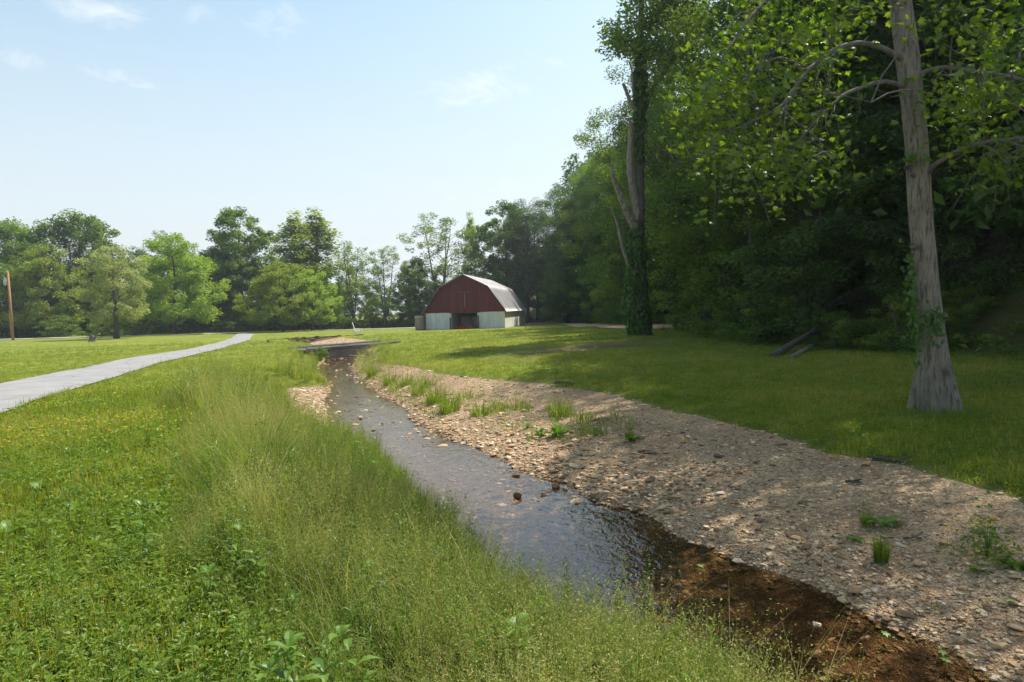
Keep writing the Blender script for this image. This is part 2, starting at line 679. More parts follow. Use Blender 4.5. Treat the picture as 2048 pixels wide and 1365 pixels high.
M['ground'] = ground_mat()
M['gravel'] = gravel_mat('gravel', False)
M['bed'] = gravel_mat('stream_bed', True)
M['stone'] = stone_mat('stones')
M['water'] = water_mat()
M['path'] = simple_mat('path_paving', (.29, .28, .275), .9, .16, 1.2, .35, 60, bdist=.008)
def path_mat():
    m, t, N, L, out = new_mat('path_paving')
    p = N.new("ShaderNodeBsdfPrincipled")
    tc = N.new("ShaderNodeTexCoord")
    v = tc.outputs["Object"]
    n1 = noise_n(N, L, v, .8, 6, .65)
    n2 = noise_n(N, L, v, 55, 4, .7)
    vo = N.new("ShaderNodeTexVoronoi")
    vo.feature = 'DISTANCE_TO_EDGE'
    vo.inputs["Scale"].default_value = .42
    nw = noise_n(N, L, v, 1.8, 5, .7)
    L.new(mixc(N, L, .35, v, nw.outputs["Color"], 'ADD'), vo.inputs[0])
    rc = ramp(N, [(0.0, (.45, .44, .42)), (.012, (1, 1, 1))])
    L.new(vo.outputs["Distance"], rc.inputs[0])
    r1 = ramp(N, [(.3, (.21, .206, .202)), (.55, (.26, .256, .25)), (.75, (.295, .29, .287))])
    L.new(n1.outputs[0], r1.inputs[0])
    r2 = ramp(N, [(.3, (.80, .80, .80)), (.7, (1.12, 1.12, 1.12))])
    L.new(n2.outputs[0], r2.inputs[0])
    c = mixc(N, L, 1.0, mixc(N, L, 1.0, r1.outputs[0], r2.outputs[0], 'MULTIPLY'), rc.outputs[0], 'MULTIPLY')
    L.new(c, p.inputs["Base Color"])
    p.inputs["Roughness"].default_value = .9
    b = N.new("ShaderNodeBump")
    b.inputs["Strength"].default_value = .4
    b.inputs["Distance"].default_value = .008
    L.new(n2.outputs[0], b.inputs["Height"])
    L.new(b.outputs[0], p.inputs["Normal"])
    L.new(p.outputs[0], out.inputs[0])
    return m


M['path'] = path_mat()
M['dirt'] = simple_mat('dirt_road', (.58, .38, .25), .95, .35, .6, .5, 20, col2=(.44, .27, .165))
M['farroad'] = simple_mat('far_road', (.42, .40, .36), .95, .2, .6, .3, 20)
M['soil'] = simple_mat('bank_soil', (.10, .068, .042), .95, .5, 3, 1.0, 14, bdist=.08)
M['wood'] = simple_mat('weathered_wood', (.25, .20, .15), .9, .4, 3, .4, 30, stretch=(1, 6, 6))
M['oldwood'] = simple_mat('dark_old_wood', (.11, .085, .065), .9, .4, 3, .4, 30)

# ------------------------------------------------------------------ terrain
def to_curve(pts, off):
    P = np.array([on_plane(x, y, off) for x, y in pts])
    o = np.argsort(P[:, 1])
    return P[o, 1], P[o, 0]


WL = -0.62
rY, rX = to_curve([(1971, 1365), (1888, 1303), (1768, 1261), (1662, 1208), (1613, 1182), (1526, 1148), (1432, 1112), (1300, 1065),
                   (1262, 1028), (1172, 992), (1103, 966), (1000, 925), (925, 889), (859, 853), (811, 816), (764, 790), (734, 772), (706, 748), (704, 735)], WL)
lY, lX = to_curve([(1040, 1290), (985, 1200), (930, 1125), (870, 1050), (800, 975), (735, 908), (690, 875), (657, 849), (648, 805), (661, 776), (646, 756), (630, 740)], WL)
gY, gX = to_curve([(2048, 1000), (1800, 937), (1650, 900), (1500, 858), (1330, 817), (1200, 786), (1080, 767), (960, 757), (860, 744), (805, 731), (760, 727)], -.05)
kY, kX = to_curve([(575, 776), (570, 797), (582, 832), (607, 856), (645, 872)], -.5)
Ys = np.linspace(-12, 200, 2121)


def curve(y, x, head, tail, sm=7):
    y = np.r_[[h[0] for h in head], y, [h[0] for h in tail]]
    x = np.r_[[h[1] for h in head], x, [h[1] for h in tail]]
    c = np.interp(Ys, y, x)
    k = np.hanning(sm + 2)[1:-1]
    k /= k.sum()
    return np.convolve(np.pad(c, sm // 2, mode='edge'), k, mode='valid')


tail = lambda dx: [(44, -10.6 + dx), (50, -13.2 + dx * 1.6), (56, -16.3 + dx * 2.2), (62, -18 + dx * 1.2), (75, -18.5 + dx), (200, -18.5 + dx)]
tailL = [(43, -11.5), (47, -13.4), (50, -15.2), (56, -18.8), (62, -19.4), (75, -19.6), (200, -19.6)]
tailR = [(43, -9.6), (47, -12.3), (50, -14.4), (56, -18.1), (62, -18.7), (75, -18.9), (200, -18.9)]
cR = curve(rY, rX, [(-12, 9), (1, 5.2), (3.0, 3.55)], tailR)
cL = curve(lY, lX, [(-12, 5), (1, 2.2), (2.7, 1.35), (3.5, .85)], tailL)
cG = curve(gY, gX, [(-12, 14), (1, 8.5), (4, 5.9)], tail(1.7))
gl0 = np.interp(Ys, kY, kX, left=99, right=99)
cK = np.minimum(cL - .06, np.where(gl0 < 90, gl0, 99))
cK = np.convolve(np.pad(cK, 3, mode='edge'), np.ones(7) / 7, mode='valid')
cB = cK - (1.7 + .5 * vnoise(Ys * .5, Ys * 0, 3)) * np.where(Ys > 46, .25, 1)
jit = lambda a, s: a * (fbm(Ys * 1.1, Ys * 0, s) - .5) * sstep(-2, 4, Ys)
cR = cR + jit(.5, 11)
cG = cG + jit(.6, 13)
DEPTH = 1 - sstep(61.2, 63.0, Ys)
cF = np.interp(Ys, [-12, 4, 10, 15, 18, 22, 27, 35, 45, 55, 70, 90, 105, 118, 135, 200],
               [19, 16, 14, 11.6, 10, 9.2, 9.8, 12.5, 16, 16.5, 15.5, 11, 7.5, 1, -10, -30])


def C(c, Y):
    return np.interp(Y, Ys, c)


def zbase(Y):
    return -SL * np.clip(Y, 0, 130)


def lawn_z(X, Y):
    X = np.asarray(X, float)
    Y = np.asarray(Y, float)
    z = zbase(Y)
    s = np.clip(X - C(cG, Y), 0, 40)
    rise = .55 * (1 - np.exp(-s * .13)) * (1 - .85 * sstep(48, 75, Y)) * sstep(2, 9, Y)
    e = np.clip(X - C(cF, Y) - .6, 0, 200)
    hill = 34 * (1 - np.exp(-e * .5 / 34))
    hill *= sstep(0, 3.5, e)
    und = .10 * (fbm(X * .13, Y * .13, 5) - .5) + .05 * (fbm(X * .6, Y * .6, 6) - .5)
    return z + rise + hill + und


def ground_z(X, Y):
    X = np.asarray(X, float)
    Y = np.asarray(Y, float)
    B, K, Lw, Rw, G = (C(c, Y) for c in (cB, cK, cL, cR, cG))
    dep = C(DEPTH, Y)
    prof = np.zeros(np.broadcast(X, Y).shape)
    wd = Rw - Lw
    t1 = np.clip((X - B) / np.maximum(K - B, .05), 0, 1) ** .9
    prof = -.50 * t1
    t2 = np.clip((X - K) / np.maximum(Lw - K, .05), 0, 1)
    prof -= .125 * t2
    t3 = np.clip((X - Lw) / np.maximum(wd, .05), 0, 1)
    prof -= .15 * np.sin(t3 * PI) ** .7 * (t3 > 0) * (t3 < 1)
    t4 = np.clip((X - Rw) / np.maximum(G - Rw, .05), 0, 1)
    rg = t4 ** .75
    prof += (.625 - .05) * rg + .05 * sstep(0, .4, X - G)
    rough = .045 * (fbm(X * 3, Y * 3, 21) - .5) * ((X > K) & (X < G))
    return lawn_z(X, Y) + (prof + rough) * dep


def gz(x, y):
    return float(ground_z(np.array([x]), np.array([y]))[0])


def on_ground(px, py):
    d = px_dir(px, py)
    t = np.linspace(1.5, 140, 5500)
    P = np.array((0, 0, CAM_Z))[None] + d[None] / d[1] * t[:, None]
    below = P[:, 2] < ground_z(P[:, 0], P[:, 1])
    i = int(np.argmax(below)) if below.any() else len(t) - 1
    p = P[i]
    return np.array((p[0], p[1], gz(p[0], p[1])))


def terrain():
    rows = np.r_[np.arange(-8, 1, .5), np.arange(1, 14, .11), np.arange(14, 34, .22), np.arange(34, 72, .45),
                 np.arange(72, 140, 1.5), np.array([140, 150, 165, 185, 210, 250, 300, 400, 600, 900])]
    B, K, Lw, Rw, G = (C(c, rows) for c in (cB, cK, cL, cR, cG))
    lf = np.r_[-900, -500, -300, -200, -150, -120, -95, -80, -66, -55, -46, -38, -32, -27, -23, -19.5, -16.5, -14, -12, -10.4, -9, -8, -7.1, -6.3, -5.6, -5, -4.4, -3.9, -3.4, -3, -2.6, -2.2, -1.9, -1.6, -1.3, -1, -.75, -.5, -.25]
    rt = -lf[::-1]
    rt = np.r_[rt[:4] * .5, rt]
    rt = np.unique(np.round(np.r_[.12, .25, .4, .6, .8, rt], 3))
    cols = []
    zones = []

    def seg(a, b, n, zone):
        for k in range(n):
            cols.append(a + (b - a) * k / n)
            zones.append(zone)
    for u in lf:
        cols.append(B + u)
        zones.append(0)
    seg(B, K, 7, 0)
    seg(K, Lw, 10, 1)
    seg(Lw, Rw, 18, 2)
    seg(Rw, G, 40, 1)
    cols.append(G)
    zones.append(0)
    for u in rt:
        cols.append(G + u)
        zones.append(0)
    X = np.stack(cols, 1)
    Y = np.repeat(rows[:, None], X.shape[1], 1)
    Z = ground_z(X, Y)
    nr, nc = X.shape
    V = np.stack([X, Y, Z], -1).reshape(-1, 3)
    i = np.arange(nr - 1)[:, None] * nc
    j = np.arange(nc - 1)[None]
    Q = np.stack([i + j, i + j + 1, i + nc + j + 1, i + nc + j], -1).reshape(-1, 4)
    zn = np.broadcast_to(np.array(zones)[None, :-1], (nr - 1, nc - 1)).reshape(-1)
    rowY = np.broadcast_to(rows[:-1, None], (nr - 1, nc - 1)).reshape(-1)
    zn = np.where(rowY > 61, 0, zn)
    # worn earth: on the right lawn, under the wood
    x, y = V[:, 0], V[:, 1]
    F_ = C(cF, y)
    dirt = .95 * np.exp(-(((x - 3.5) / 5.0) ** 2 + ((y - 25) / 6) ** 2)) * sstep(.44, .56, fbm(x * .55, y * .35, 31))
    dirt = np.maximum(dirt, .8 * sstep(-1.2, 1.5, x - F_))
    dirt = np.maximum(dirt, .75 * np.exp(-(((x - 9.5) / 2.5) ** 2 + ((y - 11.8) / 1.0) ** 2)))
    dirt = np.maximum(dirt, .6 * ((x > C(cK, y) - .35) & (x < C(cK, y))) * sstep(0, 2, y))
    dirt = np.maximum(dirt, .55 * np.exp(-((x - C(cG, y)) / .35) ** 2) * (y < 60))
    dirt = np.maximum(dirt, 1.0 * (y > 60.5) * (y < 63.2) * (x > C(cB, y)) * (x < C(cG, y)))
    dirt = np.maximum(dirt, .42 * sstep(.52, .72, fbm(x * .8, y * .8, 41)) * (x < C(cB, y)) * (y < 12))

    def part(name, zone, mat):
        f = Q[zn == zone]
        u, inv = np.unique(f, return_inverse=True)
        me = mesh_np(name, V[u], [inv.reshape(f.shape)], [mat], attrs={'dirt': ('POINT', dirt[u])}, smooth=True)
        return tag(obj(name, me), kind='structure')
    part('ground', 0, M['ground'])
    part('gravel_bar', 1, M['gravel'])
    part('stream_bed', 2, M['bed'])
    # the water: a sheet a little wider than the channel, so that the banks cut its edge
    r2 = rows[(rows > -7) & (rows < 60)]
    Lw, Rw, B2 = C(cL, r2), C(cR, r2), C(cB, r2)
    n = 14
    Xw = np.stack([(Lw - .35) + (Rw + .35 - Lw + .35) * k / n for k in range(n + 1)], 1)
    Yw = np.repeat(r2[:, None], n + 1, 1)
    lz = np.repeat((zbase(r2) + WL + .012 - .045 * 0)[:, None], n + 1, 1)
    Vw = np.stack([Xw, Yw, lz], -1).reshape(-1, 3)
    i = np.arange(len(r2) - 1)[:, None] * (n + 1)
    j = np.arange(n)[None]
    Qw = np.stack([i + j, i + j + 1, i + n + 2 + j, i + n + 1 + j], -1).reshape(-1, 4)
    tag(obj('stream_water', mesh_np('stream_water', Vw, [Qw], [M['water']], smooth=True)), kind='structure')


terrain()


def ribbon(name, A, B, mat, lift=.03, n=160, m=6):
    """a surface between two edge lines laid on the ground"""
    A = smooth_path(A, n)
    B = smooth_path(B, n)
    t = np.linspace(0, 1, m + 1)
    P = A[:, None, :] * (1 - t)[None, :, None] + B[:, None, :] * t[None, :, None]
    z = ground_z(P[..., 0], P[..., 1]) + lift + .03 * np.sin(t * PI)[None]
    V = np.concatenate([P[..., :2], z[..., None]], -1).reshape(-1, 3)
    i = np.arange(n - 1)[:, None] * (m + 1)
    j = np.arange(m)[None]
    Q = np.stack([i + j, i + j + 1, i + m + 2 + j, i + m + 1 + j], -1).reshape(-1, 4)
    return tag(obj(name, mesh_np(name, V, [Q], [mat], smooth=True)), kind='structure')


up_px = [(-260, 850), (-120, 800), (0, 768), (68, 755), (146, 740), (249, 719), (375, 700), (440, 685), (463, 677), (476, 668)]
lo_px = [(-260, 960), (-120, 880), (0, 830), (67, 807), (132, 784), (211, 762), (322, 725), (440, 699), (498, 681), (508, 669)]
PA = np.array([on_plane(*p)[:2] for p in up_px])
PB = np.array([on_plane(*p)[:2] for p in lo_px])
ribbon('path', PA, PB, M['path'])
yr = PA[-1][1] + 1.0
ribbon('far_road', [(-160, yr + 1), (-60, yr + 1), (-30, yr + 2), (-14, yr + 6), (0, yr + 16)], [(-160, yr + 4), (-60, yr + 4), (-30, yr + 5), (-14, yr + 9), (0, yr + 19)], M['farroad'], lift=.05)
ribbon('dirt_road', [on_ground(*p)[:2] for p in ((1058, 649.5), (1120, 649.5), (1155, 655), (1200, 657), (1251, 658.5), (1310, 659), (1380, 659), (1450, 661))],
       [on_ground(*p)[:2] for p in ((1054, 643.5), (1105, 641.5), (1164, 641.5), (1228, 643.5), (1270, 647), (1310, 648.5), (1383, 650.5), (1450, 654))], M['dirt'], lift=.05)


# ------------------------------------------------------------------ scattering templates into one mesh
def unit(v):
    return v / (np.linalg.norm(v, axis=-1, keepdims=True) + 1e-9)


class Tpl:
    """a little plant: vertices, quads, material slot per quad, tint per quad"""

    def __init__(self):
        self.V, self.Q, self.m, self.t, self.n = [], [], [], [], 0

    def quads(self, V, Q, mat, tint):
        self.V.append(V)
        self.Q.append(Q + self.n)
        self.m.append(np.full(len(Q), mat))
        self.t.append(np.broadcast_to(tint, (len(Q),)))
        self.n += len(V)

    def done(self):
        self.V = np.concatenate(self.V)
        self.Q = np.concatenate(self.Q)
        self.m = np.concatenate(self.m)
        self.t = np.concatenate(self.t)
        return self

    def blade(self, base, az, h, lean, wd, mat, tint, seg=3):
        s = np.linspace(0, 1, seg + 1)
        dx = lean * s ** 1.8
        z = h * (s - .25 * (lean / max(h, .01)) * s ** 3 * .8)
        d = np.array((math.cos(az), math.sin(az)))
        wv = np.array((-d[1], d[0])) * wd * .5
        ww = (1 - s ** 1.5) * .92 + .08
        c = np.stack([base[0] + d[0] * dx, base[1] + d[1] * dx, base[2] + z], 1)
        o = np.stack([wv[0] * ww, wv[1] * ww, np.zeros_like(ww)], 1)
        V = np.concatenate([c - o, c + o])
        k = seg + 1
        Q = np.array([(i, i + k, i + k + 1, i + 1) for i in range(seg)])
        self.quads(V, Q, mat, tint)
        return c

    def leaves(self, C, N, size, mat, tint, rng, asp=.5):
        V, Q = leaf_quads(C, N, size, rng, asp)
        self.quads(V, Q, mat, tint)


def leaf_quads(C, N, size, rng, asp=.5, T=None):
    n = len(C)
    N = unit(N)
    if T is None:
        T = rng.normal(size=(n, 3))
    T = unit(T - N * (T * N).sum(1, keepdims=True))
    B = np.cross(N, T)
    s = np.broadcast_to(size, (n,))[:, None]
    V = np.stack([C - T * s * .5, C + B * s * asp * .5 + N * s * .07, C + T * s * .5 - N * s * .05, C - B * s * asp * .5 + N * s * .07], 1).reshape(-1, 3)
    Q = np.arange(4 * n).reshape(-1, 4)
    return V, Q


def scatter_mesh(name, groups, mats, rng, label=None, kind='stuff', cat=None, tilt=.0):
    """groups: list of (template, xyz (n,3), scale (n,), tint shift (n,))"""
    Vs, Qs, ms, ts, base = [], [], [], [], 0
    for T, P, sc, dt in groups:
        n = len(P)
        if n == 0:
            continue
        a = rng.uniform(0, 2 * PI, n)
        ca, sa = np.cos(a)[:, None], np.sin(a)[:, None]
        v = T.V[None] * np.asarray(sc)[:, None, None]
        x = v[..., 0] * ca - v[..., 1] * sa
        y = v[..., 0] * sa + v[..., 1] * ca
        z = v[..., 2]
        if tilt:
            tx = rng.normal(0, tilt, n)[:, None]
            ty = rng.normal(0, tilt, n)[:, None]
            x = x + z * tx
            y = y + z * ty
        Vw = np.stack([x, y, z], -1) + P[:, None, :]
        k = len(T.V)
        Qw = T.Q[None] + (np.arange(n) * k)[:, None, None] + base
        Vs.append(Vw.reshape(-1, 3))
        Qs.append(Qw.reshape(-1, T.Q.shape[1]))
        ms.append(np.tile(T.m, n))
        ts.append(np.clip(T.t[None] + np.asarray(dt)[:, None], 0, 1).ravel())
        base += n * k
    me = mesh_np(name, np.concatenate(Vs), [np.concatenate(Qs)], mats, np.concatenate(ms), {'tint': ('FACE', np.concatenate(ts))})
    o = obj(name, me)
    return tag(o, label, cat, kind=kind)


def spread(rng, n, dmin, dmax, a0=-50, a1=50):
    """points thrown with a density that falls with the distance"""
    a = np.radians(rng.uniform(a0, a1, n))
    d = np.exp(rng.uniform(math.log(dmin), math.log(dmax), n))
    return d * np.sin(a), d * np.cos(a), d


def in_path(x, y, pad=0.0):
    ya = np.interp(y, PA[:, 1], PA[:, 0])
    yb = np.interp(y, PB[:, 1], PB[:, 0])
    return (x > ya - pad) & (x < yb + pad) & (y < PA[-1][1])


def tuft(rng, nb, h, spreadr, wd, mat=0, seg=2, tvar=.3, lean=.5):
    T = Tpl()
    for _ in range(nb):
        r = spreadr * math.sqrt(rng.random())
        a = rng.uniform(0, 2 * PI)
        hh = h * rng.uniform(.55, 1.15)
        T.blade((r * math.cos(a), r * math.sin(a), -.02), a + rng.normal(0, .8), hh, hh * lean * rng.uniform(.2, 1.2), wd * rng.uniform(.7, 1.3), mat, .45 + rng.normal(0, tvar * .5), seg)
    return T.done()


def seeded_tuft(rng, nb, h, nseed, sh, wd):
    """tall grass with airy seed heads"""
    T = Tpl()
    for _ in range(nb):
        r = .07 * math.sqrt(rng.random())
        a = rng.uniform(0, 2 * PI)
        hh = h * rng.uniform(.5, 1.1)
        T.blade((r * math.cos(a), r * math.sin(a), -.03), a + rng.normal(0, .8), hh, hh * rng.uniform(.15, .7), wd * rng.uniform(.7, 1.3), 0, .42 + rng.normal(0, .16), 3)
    for _ in range(nseed):
        r = .06 * math.sqrt(rng.random())
        a = rng.uniform(0, 2 * PI)
        hh = sh * rng.uniform(.75, 1.15)
        c = T.blade((r * math.cos(a), r * math.sin(a), 0), a + rng.normal(0, .6), hh, hh * rng.uniform(.08, .4), .0035, 1, .35, 4)
        top, low = c[-1], c[-3]
        n = 18
        s = rng.random(n)
        P = low + (top - low) * s[:, None]
        P = P + rng.normal(size=(n, 3)) * (.030 * (1.15 - s))[:, None] * np.array((1, 1, .6))
        T.leaves(P, rng.normal(size=(n, 3)), rng.uniform(.008, .016, n), 1, np.clip(rng.normal(.5, .25, n), 0, 1), rng, .4)
    return T.done()


def leafy_tuft(rng, n, r, h, ls, mat=0, asp=.55):
    T = Tpl()
    P = rng.normal(size=(n, 3)) * np.array((r * .6, r * .6, 0))
    P[:, 2] = np.abs(rng.normal(0, h * .5, n)) * np.exp(-(P[:, 0] ** 2 + P[:, 1] ** 2) / (r * r)) + .01
    N = rng.normal(size=(n, 3)) * .55 + np.array((0, 0, 1.0))
    T.leaves(P, N, ls * rng.uniform(.6, 1.3, n), mat, np.clip(rng.normal(.5, .22, n), 0, 1), rng, asp)
    for _ in range(max(3, n // 8)):
        a = rng.uniform(0, 2 * PI)
        T.blade((0, 0, -.01), a, h * rng.uniform(.5, 1.1), r * rng.uniform(.2, .8), .005, mat, .4, 2)
    return T.done()


def stem_weed(rng, h, nl, ls, seeds=True, mat=2):
    """an upright stem with small side leaves and a seeding spike"""
    T = Tpl()
    for _ in range(rng.integers(1, 4)):
        a = rng.uniform(0, 2 * PI)
        hh = h * rng.uniform(.7, 1.1)
        c = T.blade((rng.normal(0, .03), rng.normal(0, .03), -.03), a, hh, hh * rng.uniform(.05, .25), .006, mat, .4, 4)
        s = rng.uniform(.1, .95, nl)
        P = np.stack([np.interp(s, np.linspace(0, 1, 5), c[:, k]) for k in range(3)], 1)
        az = rng.uniform(0, 2 * PI, nl)
        D = np.stack([np.cos(az), np.sin(az), rng.uniform(.1, .9, nl)], 1)
        sz = ls * (1.1 - .75 * s) * rng.uniform(.7, 1.3, nl)
        V, Q = leaf_quads(P + unit(D) * sz[:, None] * .55, np.stack([-np.cos(az) * .6, -np.sin(az) * .6, np.ones(nl)], 1), sz, rng, .3, T=D)
        T.quads(V, Q, mat, np.clip(rng.normal(.5, .2, nl), 0, 1))
        if seeds:
            n = 14
            s = rng.uniform(.62, 1.03, n)
            P = np.stack([np.interp(s, np.linspace(0, 1, 5), c[:, k]) for k in range(3)], 1) + rng.normal(size=(n, 3)) * .011
            T.leaves(P, rng.normal(size=(n, 3)), rng.uniform(.006, .012, n), 1, np.clip(rng.normal(.4, .25, n), 0, 1), rng, .5)
    return T.done()


def put(x, y, dz=0.0):
    return np.stack([x, y, ground_z(x, y) + dz], 1)


def split_groups(rng, tpls, P, sc, dt, probs=None):
    k = rng.choice(len(tpls), len(P), p=probs)
    return [(T, P[k == i], sc[k == i], dt[k == i]) for i, T in enumerate(tpls)]


def lawn():
    rng = np.random.default_rng(3)
    tp = [tuft(rng, 11, .085, .075, .0085), tuft(rng, 11, .065, .085, .008), tuft(rng, 10, .11, .06, .007, lean=.35), leafy_tuft(rng, 16, .09, .06, .03), leafy_tuft(rng, 16, .08, .05, .022)]
    tp[3].m[:] = 1
    tp[4].m[:] = 1
    x, y, d = spread(rng, 105000, 2.2, 62)
    B, K, G, Fq = C(cB, y), C(cK, y), C(cG, y), C(cF, y)
    left = (x < B + .1)
    right = (x > G + .05 + .25 * (vnoise(x * 2, y * 2, 8) - .5)) & (x < Fq + 1.5)
    bank = (x > B) & (x < K) & (y > 4)
    worn = .97 * np.exp(-(((x - 3.5) / 5.0) ** 2 + ((y - 25) / 6) ** 2)) * sstep(.44, .56, fbm(x * .55, y * .35, 31)) + .7 * sstep(-1.5, 1.0, x - Fq)
    ok = (left & ~in_path(x, y, -.10 * vnoise(x * 2, y * 2, 77))) | bank | (right & (rng.random(len(x)) > worn))
    patch = fbm(x * .35, y * .35, 51)
    ok &= rng.random(len(x)) > np.where(left & (y < 9), .55 * sstep(.55, .72, fbm(x * .8, y * .8, 41)), 0)
    x, y, d, patch, left = x[ok], y[ok], d[ok], patch[ok], left[ok]
    sc = (1.0 + .28 * np.sqrt(d / 5)) * rng.uniform(.7, 1.25, len(x))
    sc *= np.where(left & (d < 22), 1.15, .9)
    dt = (patch - .5) * .9 + rng.normal(0, .12, len(x)) + np.where(left, .08, .10) + np.where(d > 20, .05, 0)
    P = put(x, y)
    scatter_mesh('lawn_grass', split_groups(rng, tp, P, sc, dt, [.32, .26, .16, .13, .13]), [M['lawn'], M['weed']], rng, tilt=.15)


def meadow():
    rng = np.random.default_rng(5)
    tp = [seeded_tuft(rng, 13, .48, 5, .74, .007), seeded_tuft(rng, 11, .40, 6, .66, .006), seeded_tuft(rng, 16, .55, 1, .75, .009), seeded_tuft(rng, 9, .32, 7, .62, .005),
          stem_weed(rng, .62, 26, .075), leafy_tuft(rng, 34, .15, .30, .05, 2)]
    straw = Tpl()
    for _ in range(7):
        a = rng.uniform(0, 2 * PI)
        hh = rng.uniform(.4, .85)
        straw.blade((rng.normal(0, .04), rng.normal(0, .04), -.02), a, hh, hh * rng.uniform(.1, .8), .005, 0, rng.uniform(.9, 1.0), 4)
    tp.append(straw.done())
    x, y, d = spread(rng, 30000, 2.3, 52, -44, 30)
    K, Lw, G = C(cK, y), C(cL, y), C(cG, y)
    wid = np.interp(y, [0, 4, 8, 14, 20, 30, 50], [2.4, 2.2, 2.9, 3.3, 2.8, 2.4, 2.2]) + 1.0 * (fbm(x * .5, y * .5, 61) - .5)
    inn = (x > K - wid) & (x < K + .12)
    inn &= ~in_path(x, y, .5)
    edge = sstep(0, .9, x - (K - wid))
    ok = inn & (rng.random(len(x)) < .35 + .65 * edge)
    # the right bank beyond the bar, up to the bridge
    r2 = (y > 24) & (y < 46) & (x > C(cR, y) + .1) & (x < np.maximum(G, C(cR, y) + 1.8)) & (x < C(cR, y) + 2.4)
    ok |= r2
    x, y, d, edge = x[ok], y[ok], d[ok], edge[ok]
    dk = C(cK, y) - x
    hgt = .40 + .62 * np.clip(edge, 0, 1) * (.45 + 1.0 * fbm(x * .7, y * .7, 71))
    hgt *= np.interp(dk, [-.2, .1, .7, 1.6], [.45, .50, .72, 1.0]) ** np.interp(y, [3.5, 8], [.15, 1.0])
    hgt = np.where(y > 24, .62, hgt)
    hgt *= np.interp(y, [0, 3, 6, 10, 30], [.75, .85, .95, 1.0, .95])
    sc = hgt * rng.uniform(.75, 1.2, len(x)) * (1 + .012 * d)
    dt = (fbm(x * .45, y * .45, 81) - .45) * .8 + rng.normal(0, .1, len(x))
    P = put(x, y)
    near = y < 6
    green = fbm(x * .55 + 3, y * .55, 101) + .08 * rng.normal(size=len(x)) > .55
    k = np.where(near, rng.choice(6, len(x), p=[.16, .12, .16, .12, .22, .22]), rng.choice(6, len(x), p=[.34, .28, .02, .28, .04, .04]))
    k = np.where(green & ~near, rng.choice(6, len(x), p=[.06, .02, .62, .02, .14, .14]), k)
    k = np.where(rng.random(len(x)) < .02 + .10 * sstep(.5, .7, fbm(x * .8 + 9, y * .8, 111)), 6, k)
    dt = np.where(k == 6, .2, dt - .25 * green + .20 * (~green))
    sc = sc * np.where(green, 1.12, .95)
    scatter_mesh('meadow_grass', [(T, P[k == i], sc[k == i], dt[k == i]) for i, T in enumerate(tp)], [M['meadow'], M['seed'], M['weed']], rng, tilt=.12)


def low_weeds():
    """broad leaved ground cover among the grass of the near bank"""
    rng = np.random.default_rng(9)
    tp = [leafy_tuft(rng, 34, .12, .13, .030), leafy_tuft(rng, 26, .10, .10, .042, asp=.7), leafy_tuft(rng, 44, .14, .10, .018), stem_weed(rng, .3, 24, .04, True, 0)]
    x, y, d = spread(rng, 15000, 2.2, 11, -48, 24)
    ok = (x < C(cK, y) - .1) & ~in_path(x, y, .1) & (fbm(x * .9, y * .9, 91) > .34) & (x > -9)
    x, y, d = x[ok], y[ok], d[ok]
    scatter_mesh('ground_cover', split_groups(rng, tp, put(x, y), rng.uniform(.6, 1.3, len(x)), (fbm(x, y, 92) - .5) * .7 + rng.normal(0, .1, len(x)), [.32, .2, .3, .18]), [M['weed'], M['seed']], rng, tilt=.1)
    # yellow buttercups too many to count
    T = Tpl()
    for a in range(5):
        aa = a * 2 * PI / 5
        T.leaves(np.array([(math.cos(aa) * .006, math.sin(aa) * .006, .16)]), np.array([(math.cos(aa) * .3, math.sin(aa) * .3, 1.)]), .013, 0, .5, rng, .9)
    T.blade((0, 0, 0), 0, .16, .0, .003, 1, .4, 2)
    T.done()
    x, y, d = spread(rng, 9500, 3, 60, -48, 5)
    ok = (x < C(cK, y) - .9) & ~in_path(x, y, .15) & (fbm(x * .5, y * .3, 95) > .50) & (rng.random(len(x)) < np.where(y < 7, .18, .75))
    x, y, d = x[ok], y[ok], d[ok]
    scatter_mesh('buttercup_flowers', [(T, put(x, y), (1 + .05 * d) * rng.uniform(.8, 1.2, len(x)), rng.normal(0, .2, len(x)))], [M['yellow'], M['weed']], rng, tilt=.15)


ICO_V = None


def ico():
    t = (1 + 5 ** .5) / 2
    V = unit(np.array([(-1, t, 0), (1, t, 0), (-1, -t, 0), (1, -t, 0), (0, -1, t), (0, 1, t), (0, -1, -t), (0, 1, -t), (t, 0, -1), (t, 0, 1), (-t, 0, -1), (-t, 0, 1)], float))
    Fc = np.array([(0, 11, 5), (0, 5, 1), (0, 1, 7), (0, 7, 10), (0, 10, 11), (1, 5, 9), (5, 11, 4), (11, 10, 2), (10, 7, 6), (7, 1, 8), (3, 9, 4), (3, 4, 2), (3, 2, 6), (3, 6, 8), (3, 8, 9), (4, 9, 5), (2, 4, 11), (6, 2, 10), (8, 6, 7), (9, 8, 1)])
    return V, Fc


def ico2(k=1):
    V, Fc = ico()
    for _ in range(k):
        mid = {}
        V = V.tolist()
        nf = []

        def g(a, b):
            key = (min(a, b), max(a, b))
            if key not in mid:
                p = (np.array(V[a]) + np.array(V[b]))
                V.append((p / np.linalg.norm(p)).tolist())
                mid[key] = len(V) - 1
            return mid[key]
        for a, b, c in Fc:
            ab, bc, ca = g(a, b), g(b, c), g(c, a)
            nf += [(a, ab, ca), (b, bc, ab), (c, ca, bc), (ab, bc, ca)]
        V = np.array(V)
        Fc = np.array(nf)
    return V, Fc


